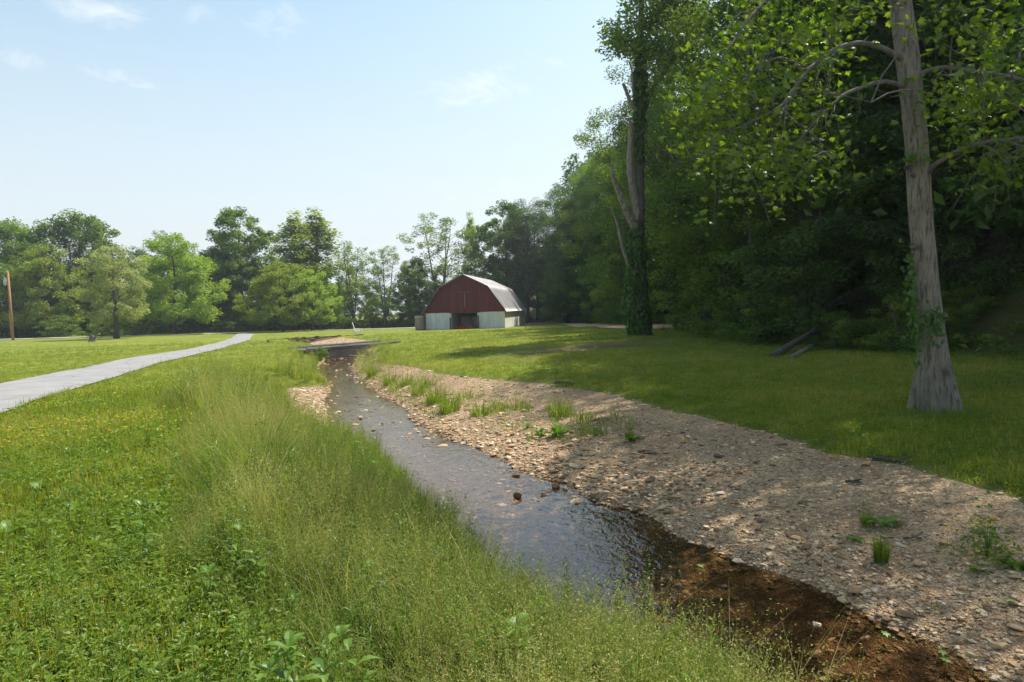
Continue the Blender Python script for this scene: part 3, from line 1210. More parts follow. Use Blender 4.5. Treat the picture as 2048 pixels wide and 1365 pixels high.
def stone_shape(rng, k, flat=.5, elong=1.4, cuts=7, deep=.5):
    """an angular stone: a ball cut by random planes"""
    V, Fc = ico2(k)
    V = V.copy()
    for _ in range(cuts):
        n = unit(rng.normal(size=3))
        h = rng.uniform(deep, .85)
        d = V @ n
        V -= np.where(d > h, d - h, 0)[:, None] * n
    V *= 1 + rng.normal(0, .03, (len(V), 1))
    V *= np.array((elong, 1, flat))
    return V, Fc


def pebbles():
    rng = np.random.default_rng(12)
    tp = []
    for i in range(7):
        V, Fc = stone_shape(rng, 0 if i < 5 else 2, rng.uniform(.35, .7), rng.uniform(1.1, 1.8), 4 if i < 5 else 11, .4)
        T = Tpl()
        T.quads(V, Fc, 0, .5)
        T.done()
        tp.append(T)
    x, y, d = spread(rng, 230000, 2.6, 60, -40, 50)
    K, Lw, Rw, G = C(cK, y), C(cL, y), C(cR, y), C(cG, y)
    bar = ((x > Rw - .10) & (x < G + .1)) | ((x > K) & (x < Lw + .1))
    bed = (x > Lw) & (x < Rw)
    # fine gravel towards the lawn, coarse stones towards the water
    t = np.clip((x - Rw) / np.maximum(G - Rw, .1), 0, 1)
    coarse = np.where(bar & (x > Rw - .1), np.interp(t, [0, .25, .5, 1], [1.0, .85, .5, .28]), 1.0)
    coarse = np.where(x < Lw + .1, 1.0, coarse)
    coarse = np.where(y < 7.5, coarse * .75, coarse)
    keep = rng.random(len(x)) < np.where(bar, .35 + .65 * coarse, np.where(bed & (y > 12), .05 + .10 * (fbm(x * 1.1, y * .6, 29) > .55), np.where(bed, .18, 0)))
    keep &= (y < 58)
    x, y, d, coarse, bed = x[keep], y[keep], d[keep], coarse[keep], bed[keep]
    r = np.exp(rng.normal(math.log(.0088), .50, len(x))) * (.6 + .75 * coarse) * (1 + .05 * d)
    r = np.where(rng.random(len(x)) < .03 * coarse, r * 2.2, r)
    r = np.clip(r * np.where(y < 8, .8, 1), .004, .06)
    r = np.where(bed, np.where(y > 12, np.clip(r * 1.25, .02, .085), np.minimum(r, .045)), r)
    P = put(x, y)
    P[:, 2] += r * .12
    up = bed & (y > 12) & (rng.random(len(x)) < .5)
    P[:, 2] = np.where(up, zbase(y) + WL + .012 - r * .1, P[:, 2])
    k = np.where(r > .03, rng.integers(5, 7, len(x)), rng.integers(0, 5, len(x)))
    tint = rng.random(len(x)) ** 1.2 * .98 - .5
    tint = tint + np.where((y > 11) & ~bed, .10 + .10 * (x < C(cL, y) + .2), 0)
    tint = np.where(bed & ~up, np.minimum(tint * .5 - .25, .0), tint)
    scatter_mesh('gravel_stones', [(T, P[k == i], r[k == i], tint[k == i]) for i, T in enumerate(tp)], [M['stone']], rng, tilt=.25)


def bar_weeds():
    """low green growth strung out along the middle of the bar and by the far water edge"""
    rng = np.random.default_rng(19)
    line = smooth_path(np.array([on_ground(*p)[:2] for p in ((722, 742), (750, 760), (800, 778), (860, 800), (930, 818), (1000, 828), (1080, 840), (1150, 850), (1240, 872))]), 60)
    tp = [tuft(rng, 14, .20, .07, .007, 0, 3, lean=.8), tuft(rng, 10, .13, .09, .006, 0, 2, lean=.9), leafy_tuft(rng, 22, .09, .08, .035, 2), seeded_tuft(rng, 9, .25, 3, .42, .005)]
    n = 900
    k = (59 * rng.random(n) ** 1.25)
    P = np.stack([np.interp(k, np.arange(60), line[:, 0]), np.interp(k, np.arange(60), line[:, 1])], 1)
    P += rng.normal(size=(n, 2)) * np.interp(k, [0, 20, 60], [.75, .55, .38])[:, None]
    ok = (P[:, 0] > C(cR, P[:, 1]) + .08) & (fbm(P[:, 0] * .9, P[:, 1] * .9, 17) > .42)
    P = P[ok]
    scatter_mesh('bar_weeds', split_groups(rng, tp, put(P[:, 0], P[:, 1]), rng.uniform(.4, 1.25, len(P)) * (1 + .012 * P[:, 1]), rng.normal(-.12, .15, len(P)), [.3, .3, .2, .2]), [M['meadow'], M['seed'], M['weed']], rng, tilt=.15)
    # stray seedlings all over the bar
    x, y, d = spread(rng, 2600, 3, 30, -20, 48)
    ok = (x > C(cR, y) + .25) & (x < C(cG, y)) & (rng.random(len(x)) < .09)
    x, y = x[ok], y[ok]
    scatter_mesh('seedlings', split_groups(rng, tp[:3], put(x, y), rng.uniform(.2, .5, len(x)), rng.normal(0, .15, len(x))), [M['meadow'], M['seed'], M['weed']], rng)


lawn()
bar_weeds()
meadow()
low_weeds()
pebbles()


# ------------------------------------------------------------------ trees
def env_oval(t):
    return np.sqrt(np.clip(1 - ((t - .42) / .60) ** 2, 0, 1))


def env_broad(t):
    return np.clip(1 - np.abs((t - .35) / .68) ** 2.6, 0, 1) ** .6


def env_spire(t):
    return np.clip((1 - t) * 1.3, 0, 1) ** .65 * np.clip(.45 + 2.2 * t, 0, 1)


def env_bush(t):
    return np.sqrt(np.clip(1 - ((t - .25) / .78) ** 2, 0, 1))


def tree_geo(seed, H, R, base, tr, nclump, npl, leaf, env=env_oval, gap=.42, cr=.17, flat=.6, multi=1, lobes=.35, asp=.55, twigs=True, tw=1.0):
    rng = np.random.default_rng(seed)
    trunk = MB()
    tops = []
    for q in range(multi):
        n = 9
        t = np.linspace(0, 1, n)
        wx, wy = rng.normal(0, .018 * H, 2)
        px = wx * np.sin(t * 2.6) + rng.normal(0, .004 * H, n)
        py = wy * np.sin(t * 2.2) + rng.normal(0, .004 * H, n)
        if multi > 1:
            a = 2 * PI * q / multi + rng.normal(0, .3)
            px += math.cos(a) * R * .35 * t ** 1.2
            py += math.sin(a) * R * .35 * t ** 1.2
        P = np.stack([px, py, t * H * .93], 1)
        P[0, 2] = -.25
        P[:2, :2] *= .3
        rr = tr * (1 - t) ** .75 / (multi ** .4) + .012
        rr[0] *= 1.45
        trunk.tube(P, rr, 9, wob=.05, rng=rng)
        tops.append(P)
    # clumps of leaves, spread through the volume and denser outside
    K = nclump
    lob = rng.uniform(-1, 1, (5, 3))
    cent, rad = [], []
    while len(cent) < K:
        t = rng.random()
        e = float(env(t))
        if rng.random() > e:
            continue
        a = rng.uniform(0, 2 * PI)
        f = 1 + lobes * (math.sin(a * 2 + lob[0][0] * 3 + t * 3) * .5 + math.sin(a * 3 + lob[1][0] * 3 - t * 6) * .5 + rng.normal(0, .25))
        r = R * e * f * rng.random() ** gap
        z = base * H + t * (H - base * H)
        ax = np.interp(z, tops[0][:, 2], tops[0][:, 0]) if multi == 1 else 0
        ay = np.interp(z, tops[0][:, 2], tops[0][:, 1]) if multi == 1 else 0
        cent.append((ax + r * math.cos(a), ay + r * math.sin(a), z))
        rad.append(R * cr * rng.uniform(.65, 1.35))
    cent = np.array(cent)
    rad = np.array(rad)
    if twigs:
        for i in range(K):
            if rng.random() < 1 - .75 * tw:
                continue
            P0 = tops[rng.integers(0, multi)] if multi > 1 else tops[0]
            c = cent[i]
            dd = math.hypot(c[0] - np.interp(c[2], P0[:, 2], P0[:, 0]), c[1] - np.interp(c[2], P0[:, 2], P0[:, 1]))
            z0 = max(.12 * H * (base > .05), min(H * .9, c[2] - dd * rng.uniform(.35, .9)))
            s = np.array((np.interp(z0, P0[:, 2], P0[:, 0]), np.interp(z0, P0[:, 2], P0[:, 1]), z0))
            u = np.linspace(0, 1, 5)[:, None]
            bend = np.array((0, 0, dd * .12)) * np.sin(u * PI)
            P = s + (c - s) * u + bend + rng.normal(0, .02 * max(dd, .3), (5, 3)) * np.sin(u * PI)
            r0 = max(.012, tr * .30 * tw * (1 - z0 / H) ** .6 * min(1, dd / R + .3))
            trunk.tube(P, np.linspace(r0, .008, 5), 5, cap=False)
    w = rad / rad.sum()
    cnt = np.maximum(4, (w * K * npl).astype(int))
    idx = np.repeat(np.arange(K), cnt)
    n = len(idx)
    off = unit(rng.normal(size=(n, 3))) * (rng.random(n) ** .45)[:, None] * rad[idx][:, None] * np.array((1, 1, flat))
    Cc = cent[idx] + off
    out = unit(Cc - np.array((0, 0, H * (base + .35 * (1 - base)))))
    N = rng.normal(size=(n, 3)) * .62 + np.array((0, 0, .75)) + out * .45
    V, Q = leaf_quads(Cc, N, leaf * rng.uniform(.65, 1.35, n), rng, asp)
    ct = rng.normal(.5, .17, K)
    tint = np.clip(ct[idx] + rng.normal(0, .14, n), 0, 1)
    return trunk, (V, Q, tint)


TREE = {}


def tree_kind(key, leafm, barkm=None, **kw):
    trunk, (V, Q, tint) = tree_geo(**kw)
    tm = trunk.mesh('trunk', barkm or M['bark'], True)
    cm = mesh_np('crown', V, [Q], [leafm], attrs={'tint': ('FACE', tint)})
    TREE[key] = (tm, cm, kw['H'])


def plant_tree(key, x, y, H, label, name='tree', group=None, wid=1.0, rot=None, z=None, cat='tree', dz=0.0):
    tm, cm, H0 = TREE[key]
    o = empty(name, (x, y, (gz(x, y) if z is None else z) + dz), rnd.uniform(0, 6.28) if rot is None else rot)
    s = H / H0
    o.scale = (s * wid, s * wid, s)
    tag(o, label, cat, group)
    obj('trunk', tm, o)
    obj('crown', cm, o)
    return o


tree_kind('wood_a', M['leaf_dark'], seed=101, H=19, R=5.2, base=.12, tr=.30, nclump=150, npl=330, leaf=.165, env=env_broad, cr=.20, flat=0.75)
tree_kind('wood_b', M['leaf_dark'], seed=102, H=19, R=4.8, base=.18, tr=.28, nclump=140, npl=330, leaf=.165, env=env_oval, cr=.20, flat=0.8)
tree_kind('wood_c', M['leaf_mid'], seed=103, H=19, R=5.0, base=.10, tr=.27, nclump=150, npl=330, leaf=.165, env=env_broad, cr=.19, lobes=.5, flat=0.8)
tree_kind('wood_d', M['leaf_far'], seed=113, H=19, R=5.0, base=.10, tr=.27, nclump=165, npl=330, leaf=.165, env=env_broad, cr=.18, lobes=.5, flat=.8)
tree_kind('young', M['leaf_far'], seed=104, gap=.62, H=8, R=2.9, base=.04, tr=.09, nclump=150, npl=150, leaf=.13, env=env_bush, cr=.20)
tree_kind('young_b', M['leaf_dark'], seed=105, gap=.62, H=8, R=3.0, base=.06, tr=.09, nclump=150, npl=150, leaf=.135, env=env_broad, cr=.20)
tree_kind('bush', M['leaf_far'], seed=106, gap=.62, H=2.2, R=1.5, base=.02, tr=.03, nclump=60, npl=110, leaf=.085, env=env_bush, cr=.22, multi=4)
tree_kind('oak', M['leaf_far'], seed=107, H=16, R=6.2, base=.14, tr=.32, nclump=210, npl=150, leaf=0.36, env=env_broad, cr=0.17, lobes=0.35, flat=0.85, tw=.5)
tree_kind('tall', M['leaf_far'], seed=108, H=19, R=4.8, base=.10, tr=.27, nclump=230, npl=140, leaf=0.34, env=env_oval, cr=0.17, lobes=0.4, flat=0.9, tw=.5)
tree_kind('spire', M['leaf_lime'], seed=109, H=18, R=2.8, base=.12, tr=.2, nclump=170, npl=85, leaf=0.3, env=env_spire, cr=0.24, lobes=0.4, flat=1.0, tw=.5)
tree_kind('airy', M['leaf_far'], seed=110, H=17, R=4.6, base=.22, tr=.2, nclump=120, npl=85, leaf=0.27, env=env_oval, cr=0.16, multi=3, lobes=.5, flat=0.9)
tree_kind('maple', M['leaf_pale'], seed=111, H=10, R=3.6, base=.20, tr=.24, nclump=170, npl=110, leaf=0.2, env=env_oval, cr=0.16, lobes=.3, flat=0.8, tw=.5)
tree_kind('lime', M['leaf_lime'], seed=112, H=11, R=5.0, base=.13, tr=.22, nclump=210, npl=120, leaf=0.27, env=env_broad, cr=0.16, lobes=.45, flat=0.7, tw=.5)


def at_px(px, Y, off=0.0):
    """ground point at distance Y under a pixel column of the far field"""
    p = at(px, 660, Y)
    return float(p[0]), Y


def far_tree(key, px, top, Y, label, wid=1.0, name='tree', group='trees along the far edge of the lawn', cat='tree'):
    x, y = at_px(px, Y)
    z = gz(x, y)
    H = at(px, top, Y)[2] - z
    return plant_tree(key, x, y, H * 1.02, label, name, group, wid)


G1 = 'trees along the far edge of the lawn'
far_tree('oak', 25, 452, 108, 'big spreading green tree behind the utility pole at the left border', .95)
far_tree('lime', 95, 500, 104, 'yellow-green tree between the utility pole and the round dark oak', 1.0)
far_tree('oak', 172, 438, 112, 'big round-topped green tree rising behind the small pale maple', .92)
far_tree('maple', 233, 500, 80, 'small pale lone maple with a short dark trunk standing out on the lawn', 1.05, 'maple_tree', None)
far_tree('lime', 350, 478, 98, 'broad layered tree with branches to the ground, right of the pale maple', .98)
far_tree('airy', 345, 470, 110, 'thin airy treetop showing above the broad layered tree', 1.0)
far_tree('tall', 425, 505, 114, 'dark low tree filling the gap left of the tall full-crowned tree', 1.35)
far_tree('tall', 500, 424, 112, 'tall full-crowned dark green tree right behind the end of the path', 1.2)
far_tree('spire', 592, 428, 108, 'narrow bright green tree with a pointed top left of the pale tall one', 1.55)
far_tree('spire', 650, 425, 113, 'tall pale narrow tree beside the bright pointed one', 1.75)
far_tree('lime', 566, 530, 96, 'yellow-green tree with a bare straight trunk nearest to the end of the path', 1.1)
far_tree('lime', 625, 545, 99, 'second yellow-green tree, on the bridge side of its twin near the path end', 1.1)
far_tree('airy', 708, 490, 108, 'slender airy tree standing above the bridge', 1.15)
far_tree('airy', 772, 498, 106, 'dark airy tree in the low gap of the treeline left of the barn', 1.2)
far_tree('tall', 826, 520, 112, 'dark bushy tree just left of the barn roof', 1.25)
far_tree('airy', 884, 434, 110, 'tall open tree with visible limbs directly behind the barn gable', 1.25)
far_tree('spire', 945, 432, 114, 'thin spire of a tree behind the barn ridge', .75)
far_tree('tall', 1003, 415, 116, 'rounded dark tree behind the grey barn roof', 1.15)
far_tree('lime', 745, 590, 112, 'low leafy tree in the gap between the two airy trees', .8)
for px, top, Y, lab in ((125, 632, 98, 'bright green shrub at the foot of the treeline beside the pole'), (205, 640, 97, 'pale shrub left behind the trunk of the small pale maple'),
                        (268, 640, 97, 'leafy shrub just right of the trunk of the small pale maple'), (838, 612, 108, 'sunlit shrub close behind the pallet stack at the barn'),
                        (700, 625, 108, 'round shrub under the slender airy tree above the bridge'), (470, 628, 104, 'dark shrub at the edge of the wood where the path ends')):
    x, y = at_px(px, Y)
    plant_tree('bush', x, y, max(1.5, at(px, top, Y)[2] - gz(x, y)), lab, 'shrub', 'shrubs at the foot of the far treeline', 1.5, cat='shrub')

# the edge of the wood on the right: X, Y, height, width, kind, label
WOOD = [
    (8.5, 101, 18.5, 1.05, 'wood_c', 'rounded mid-green tree filling the gap behind the back corner of the barn'),
    (13.5, 101, 22.0, 1.1, 'wood_d', 'full fresh green tree above the dirt road right of the barn'),
    (4.5, 114, 19.0, 1.1, 'wood_c', 'green treetop showing over the grey slope of the barn roof'),
    (17.5, 78, 23.5, 1.1, 'wood_d', 'full fresh green tree on the slope where the treetops rise steeply'),
    (2.6, 108, 19.5, 1.0, 'wood_b', 'dark round tree above the far end of the barn roof'),
    (9.0, 106, 20.5, 1.0, 'wood_a', 'dark tree standing behind the right end of the barn'),
    (14.0, 95, 22.0, 1.0, 'wood_d', 'lighter green tree where the treeline begins to climb right of the barn'),
    (17.0, 85, 23.0, 1.0, 'wood_a', 'big dark tree behind the bend of the dirt road'),
    (16.0, 73, 24.0, 1.0, 'wood_b', 'tall dark tree halfway up the rising line of treetops'),
    (13.2, 61, 24.0, 1.0, 'wood_d', 'tall light-topped tree whose crown juts into the sky left of the snag'),
    (13.5, 52, 24.5, 1.0, 'wood_c', 'tall leafy tree close behind the ivy-covered snag'),
    (15.5, 43, 23.0, 1.0, 'wood_d', 'leafy tree right behind the ivy trunk, above the dirt road'),
    (15.0, 35, 22.0, 1.0, 'wood_b', 'dark leafy tree between the ivy trunk and the fallen logs'),
    (13.5, 29, 21.0, .95, 'wood_d', 'green tree over the fallen logs at the edge of the wood'),
    (14.5, 23, 21.0, .95, 'wood_a', 'dark tree behind the sycamore branches'),
    (18.0, 19, 21.0, .95, 'wood_b', 'dark tree deep in the shade right of the sycamore trunk'),
    (13.2, 10.6, 18.0, .85, 'wood_b', 'tree just outside the right border that shades the gravel bar'),
    (16.5, 15.0, 19.0, .85, 'wood_c', 'shaded tree at the right border beyond the sycamore'),
]
GW = 'trees at the edge of the wood'
for x, y, H, wd, k, lab in WOOD:
    plant_tree(k, x, y, H, lab, 'forest_tree', GW, wd)
YOUNG = [
    (8.0, 97, 9.5, 'young', 'leafy low tree by the dirt road just behind the barn'), (12.6, 84, 10, 'young', 'broad leafy low tree halfway between the barn and the ivy trunk'),
    (13.6, 70, 10, 'young_b', 'dark low tree on the road bank left of the yellow-green low tree'),
    (10.8, 92, 8, 'young_b', 'low dark tree beside the back corner of the barn'), (13.0, 77, 8, 'young', 'light low tree at the far bend of the dirt road'),
    (12.0, 66, 9, 'young', 'yellow-green low tree behind the dirt road left of the ivy trunk'), (12.2, 57, 9.5, 'young_b', 'leafy low tree right beside the dirt road, left of the ivy trunk'),
    (11.6, 41, 8.5, 'young', 'leafy young tree just right of the ivy trunk'), (10.6, 33.5, 8.5, 'young_b', 'young tree with foliage to the ground, second right of the ivy trunk'),
    (9.8, 27.5, 8.0, 'young', 'bright-tipped young tree above the bush at the lawn edge'), (10.3, 23.0, 7.5, 'young_b', 'dark young tree hanging over the fallen logs'),
    (12.8, 20.5, 7.0, 'young_b', 'dark young tree seen left of the sycamore trunk'),
]
for x, y, H, k, lab in YOUNG:
    plant_tree(k, x, y, H, lab, 'young_tree', 'young trees at the edge of the wood', 1.1)
BUSH = [
    (10.9, 37.5, 2.6, 'light green bush spilling onto the lawn right of the ivy trunk'), (9.7, 30, 2.4, 'leafy bush at the lawn edge below the bright-tipped young tree'),
    (8.9, 24.5, 2.0, 'dark bush left of the fallen logs'), (10.6, 18.4, 1.5, 'low bush in the shade between the logs and the sycamore'),
    (13.2, 16.0, 1.7, 'shaded bush directly right of the sycamore trunk'), (14.6, 14.2, 1.5, 'shaded bush at the right border beyond the bare earth'),
    (12.3, 18.6, 1.3, 'small bush showing just behind the sycamore trunk'), (9.6, 20.2, 1.1, 'small leafy sapling right in front of the fallen logs'),
    (13.6, 56, 2.4, 'dark bush on the bank behind the dirt road, left of the ivy trunk'), (13.4, 48, 2.4, 'bush on the bank behind the ivy trunk'),
    (11.5, 88, 2.4, 'dark bush near the far corner of the barn'),
]
for x, y, H, lab in BUSH:
    plant_tree('bush', x, y, H, lab, 'bush', 'bushes at the edge of the wood', 1.25, cat='bush')


def woodland():
    """the wood behind, which reads as one mass"""
    rng = np.random.default_rng(21)
    tps = []
    for sd, e in ((201, env_broad), (202, env_oval), (203, env_broad)):
        tk, (V, Q, tint) = tree_geo(sd, 19, 5.0, .03, .26, 120, 66, .42, e, cr=.21, twigs=False)
        T = Tpl()
        T.quads(V, Q, 0, tint)
        t2 = np.concatenate(tk.V)
        T.quads(t2, np.array(tk.F[4]), 1, .5)
        tps.append(T.done())
    pts = []
    for y in np.arange(14, 122, 4.6):
        for k in range(5):
            x = float(C(cF, y)) + (7.5 if y < 66 else 10.5) + k * 5.0 + rng.normal(0, 1.0)
            if x / max(y, 1) < 1.05:
                pts.append((x, y + rng.normal(0, 1.2), rng.uniform(.9, 1.25)))
    for y0 in (121, 128, 136):
        for x in np.arange(-125, 2, 6.5):
            if not (-30 < x < -17):
                pts.append((x + rng.normal(0, 1.5), y0 + rng.normal(0, 1.5), rng.uniform(.30, .5) if x > -36 else rng.uniform(.62, .85)))
    for x in np.arange(-34, -12, 4.5):
        pts.append((x, 140 + rng.normal(0, 2), .42))
    P = np.array(pts)
    xyz = put(P[:, 0], P[:, 1], -.2)
    scatter_mesh('woodland', split_groups(rng, tps, xyz, P[:, 2], rng.normal(0, .1, len(P))), [M['leaf_dark'], M['bark']], rng)
    # plants under the trees
    tu = [leafy_tuft(rng, 60, .5, .55, .13), leafy_tuft(rng, 50, .4, .8, .16), leafy_tuft(rng, 40, .3, .35, .10)]
    x = rng.uniform(6, 45, 9000)
    y = rng.uniform(10, 112, 9000)
    e = x - C(cF, y)
    ok = (e > -.3 + .9 * vnoise(x, y, 4)) & (e < 9) & (x / y < 1.0) & (rng.random(9000) < .7)
    x, y = x[ok], y[ok]
    scatter_mesh('forest_undergrowth', split_groups(rng, tu, put(x, y), rng.uniform(.6, 1.3, len(x)), rng.normal(0, .12, len(x))), [M['leaf_mid']], rng)
    x = rng.uniform(-110, 3, 3500)
    y = rng.uniform(111, 117, 3500)
    scatter_mesh('far_undergrowth', split_groups(rng, tu[:2], put(x, y), rng.uniform(1.4, 3.0, len(x)) * np.where(x < -38, 2.0, 1.0), rng.normal(0, .15, len(x))), [M['leaf_mid']], rng)


woodland()


# ------------------------------------------------------------------ sycamore in front
def lobed(rng, C_, N, size, T=None):
    """maple-like leaves of five lobes; returns V, tris"""
    ang = np.radians([-90, -62, -28, -5, 22, 52, 68, 90, 112, 128, 158, 185, 208, 242])
    rad = np.array([.28, .55, .50, .98, .52, .95, .55, 1.15, .55, .95, .52, .98, .50, .55])
    n = len(C_)
    N = unit(N)
    if T is None:
        T = rng.normal(size=(n, 3))
    T = unit(T - N * (T * N).sum(1, keepdims=True))
    B = np.cross(N, T)
    s = np.broadcast_to(size, (n,))[:, None, None] * .5
    lx = np.r_[0, rad * np.cos(ang)]
    ly = np.r_[0, rad * np.sin(ang)]
    lz = np.r_[0, -.16 * rad ** 2]
    V = C_[:, None, :] + s * (B[:, None, :] * lx[None, :, None] + T[:, None, :] * ly[None, :, None] + N[:, None, :] * lz[None, :, None])
    k = len(lx)
    tri = np.array([(0, i, i + 1 if i + 1 < k else 1) for i in range(1, k)])
    Tq = tri[None] + (np.arange(n) * k)[:, None, None]
    return V.reshape(-1, 3), Tq.reshape(-1, 3), k - 1


def sycamore():
    rng = np.random.default_rng(33)
    base = on_ground(1876, 822)
    D = float(base[1])
    root = empty('sycamore_tree', tuple(base))
    tag(root, 'big pale-barked sycamore with vine on its trunk and drooping sunlit branches', 'tree')
    o = np.array(base)

    def W(px, py, dy=0.0):
        return at(px, py, D + dy) - o
    cl = [(1876, 850, 96), (1876, 826, 84), (1872, 784, 80), (1868, 717, 62), (1862, 652, 54), (1853, 564, 49), (1845, 476, 48), (1839, 400, 48), (1835, 310, 46.5), (1826, 210, 46), (1815, 110, 47), (1800, 0, 44), (1790, -100, 42)]
    P = [W(a, b) for a, b, c in cl]
    r = [c * .5 / F * np.linalg.norm(W(a, b) + o - np.array((0, 0, CAM_Z))) for a, b, c in cl]
    top = P[-1]
    for k, zz in enumerate((9.5, 11, 12.5, 14)):
        P.append(np.array((top[0] - .15 * k, top[1] + .2 * k, zz)))
        r.append(r[len(cl) - 1] * (1 - .21 * (k + 1)))
    P = smooth_path(P, 60)
    d = np.linspace(0, 1, 60)
    r = np.interp(np.linspace(0, len(r) - 1, 60), np.arange(len(r)), r)
    rr = .89 * np.interp(P[:, 2], [W(a, b)[2] for a, b, c in cl] + [9.5, 11, 12.5, 14], [c * .5 / F * D for a, b, c in cl] + [.24, .19, .13, .06])
    # trunk with buttress folds near the ground
    n = 40
    a = np.arange(n) * 2 * PI / n
    V = []
    for i in range(60):
        z = P[i, 2]
        fl = math.exp(-max(z, 0) / .45)
        m = 1 + fl * .10 + fl * .24 * np.sin(a * 5 + .6) + fl * .12 * np.sin(a * 9 + 2 + z * 2) + fl * .05 * np.sin(a * 17 + 1) + rng.normal(0, .008, n)
        V.append(np.stack([P[i, 0] + np.cos(a) * rr[i] * m, P[i, 1] + np.sin(a) * rr[i] * m, np.full(n, z)], 1))
    V = np.concatenate(V)
    i = np.arange(59)[:, None] * n
    j = np.arange(n)[None]
    Q = np.stack([i + j, i + (j + 1) % n, i + n + (j + 1) % n, i + n + j], -1).reshape(-1, 4)
    obj('trunk', mesh_np('trunk', V, [Q], [M['bark_syc']], smooth=True), root)
    for px, py, s in ((1815, 335, .05), (1887, 632, .07), (1829, 495, .06), (1826, 352, .04), (1858, 343, .05)):
        kn = MB()
        Vs, Fs = stone_shape(rng, 1, .8, 1, 3)
        kn.addarr(Vs * s + W(px, py, -.12), Fs)
        kn.build('knot', M['bark'], root, True)

    branches = [
        ([(1812, 125), (1792, 112), (1769, 96), (1736, 87), (1703, 87), (1677, 96), (1650, 112), (1621, 135), (1598, 165), (1578, 191), (1568, 211), (1528, 232), (1490, 250), (1462, 264)], .052, .015, -1.2),
        ([(1621, 135), (1614, 138), (1584, 122), (1558, 115), (1528, 125), (1502, 145), (1479, 168), (1455, 190)], .03, .010, -1.6),
        ([(1578, 191), (1560, 240), (1548, 212), (1530, 195), (1500, 210), (1470, 235), (1440, 270), (1420, 300)], .024, .008, -1.4),
        ([(1822, 178), (1797, 170), (1776, 163), (1753, 165), (1723, 175), (1687, 190), (1654, 218), (1624, 251), (1604, 274), (1591, 297)], .042, .012, -.6),
        ([(1687, 190), (1654, 188), (1640, 175), (1634, 152), (1630, 120)], .02, .008, -.5),
        ([(1820, 155), (1838, 150), (1858, 140), (1888, 134), (1921, 138), (1954, 145), (2000, 150), (2039, 158), (2120, 190), (2180, 230)], .045, .02, -.9),
        ([(1850, 352), (1860, 338), (1875, 323), (1907, 307), (1947, 290), (1990, 280), (2043, 277), (2110, 275), (2190, 262)], .042, .02, -.8),
        ([(1800, 20), (1760, -60), (1690, -90), (1600, -60), (1530, 0), (1480, 60), (1450, 110)], .06, .012, -1.5),
        ([(1800, -60), (1860, -120), (1960, -110), (2050, -40), (2100, 40)], .06, .02, -1.0),
    ]
    bts, bidx, bmb = [], [], []
    for pts, r0, r1, dy in branches:
        k = len(pts)
        Pp = smooth_path([W(x, y, dy * q / (k - 1)) for q, (x, y) in enumerate(pts)], k * 3)
        mb = MB()
        mb.tube(Pp + rng.normal(0, .003, Pp.shape), np.linspace(r0 * .85, r1 * .8, k * 3), 8, wob=.06, rng=rng)
        # side twigs, hanging and bare towards their ends
        for _ in range(2 * k):
            s = rng.integers(k, k * 3)
            L_ = rng.uniform(.35, 1.0)
            dr = unit(np.array((rng.normal(-.2, .6), rng.normal(0, .6), rng.normal(-.35, .5))))
            u = np.linspace(0, 1, 6)[:, None]
            tw = Pp[s] + dr * L_ * u + np.array((0, 0, -.28 * L_)) * u ** 2 + rng.normal(0, .015, (6, 3))
            mb.tube(tw, np.linspace(r1 * .6, .003, 6), 5, cap=False)
            bts.append(tw[3:])
        bts.append(Pp[k:])
        bidx.extend([len(bmb)] * (len(bts) - len(bidx)))
        bmb.append(mb)
    # crown high above the frame, on its own limbs
    limb = MB()
    cen = []
    for q in range(15):
        a = q * 2.4
        z0 = rng.uniform(8.3, 13.5)
        L_ = np.interp(z0, [8, 11, 14], [4.8, 4.4, 2.0]) * rng.uniform(.7, 1.1)
        s = np.array([np.interp(z0, P[:, 2], P[:, k]) for k in range(3)])
        cx_ = math.cos(a) * L_
        e = s + np.array((cx_ * (.9 if cx_ > 0 else .30) + 1.6, math.sin(a) * L_ * .8 + 1.4, rng.uniform(.5, 2.0)))
        u = np.linspace(0, 1, 7)[:, None]
        Pp = s + (e - s) * u + np.array((0, 0, .6)) * np.sin(u * PI)
        limb.tube(Pp, np.linspace(.09, .015, 7), 6)
        for k in range(4):
            cen.append(Pp[rng.integers(3, 7)] + rng.normal(0, .55, 3))
    limb.build('branch', M['twig'], root, True)
    cen = np.array(cen)
    idx = np.repeat(np.arange(len(cen)), 24)
    Cc = cen[idx] + unit(rng.normal(size=(len(idx), 3))) * (rng.random(len(idx)) ** .5)[:, None] * np.array((1.15, 1.15, .7))
    N = rng.normal(size=Cc.shape) * .6 + np.array((0, 0, 1.0))
    V1, T1, k1 = lobed(rng, Cc, N, rng.uniform(.16, .26, len(Cc)))
    t1 = np.repeat(np.clip(rng.normal(.5, .2, len(Cc)), 0, 1), k1)
    # the leaves seen in the picture, hung around the branches
    zones = [(1400, 1490, 150, 330, 20), (1440, 1560, 60, 220, 22), (1480, 1640, 200, 340, 20), (1560, 1700, 0, 130, 20), (1600, 1700, 60, 160, 8),
             (1450, 1590, 320, 400, 10), (1395, 1440, 180, 300, 8), (1640, 1790, -40, 60, 9), (1850, 1960, 0, 120, 10), (1960, 2060, 40, 200, 16),
             (1850, 1990, 150, 240, 15), (1900, 2060, 200, 270, 14), (1960, 2060, 290, 390, 7), (1480, 1560, -40, 60, 9)]
    cs, dys = [], []
    for x0, x1, y0, y1, k in zones:
        for _ in range(k):
            cs.append(W(rng.uniform(x0, x1), rng.uniform(y0, y1), rng.uniform(-1.9, .5)))
    for b in bts:
        if rng.random() < .5:
            cs.append(b[rng.integers(0, len(b))])
    cs = np.array(cs)
    allb = np.concatenate(bts)
    own = np.concatenate([np.full(len(b), i) for b, i in zip(bts, bidx)])
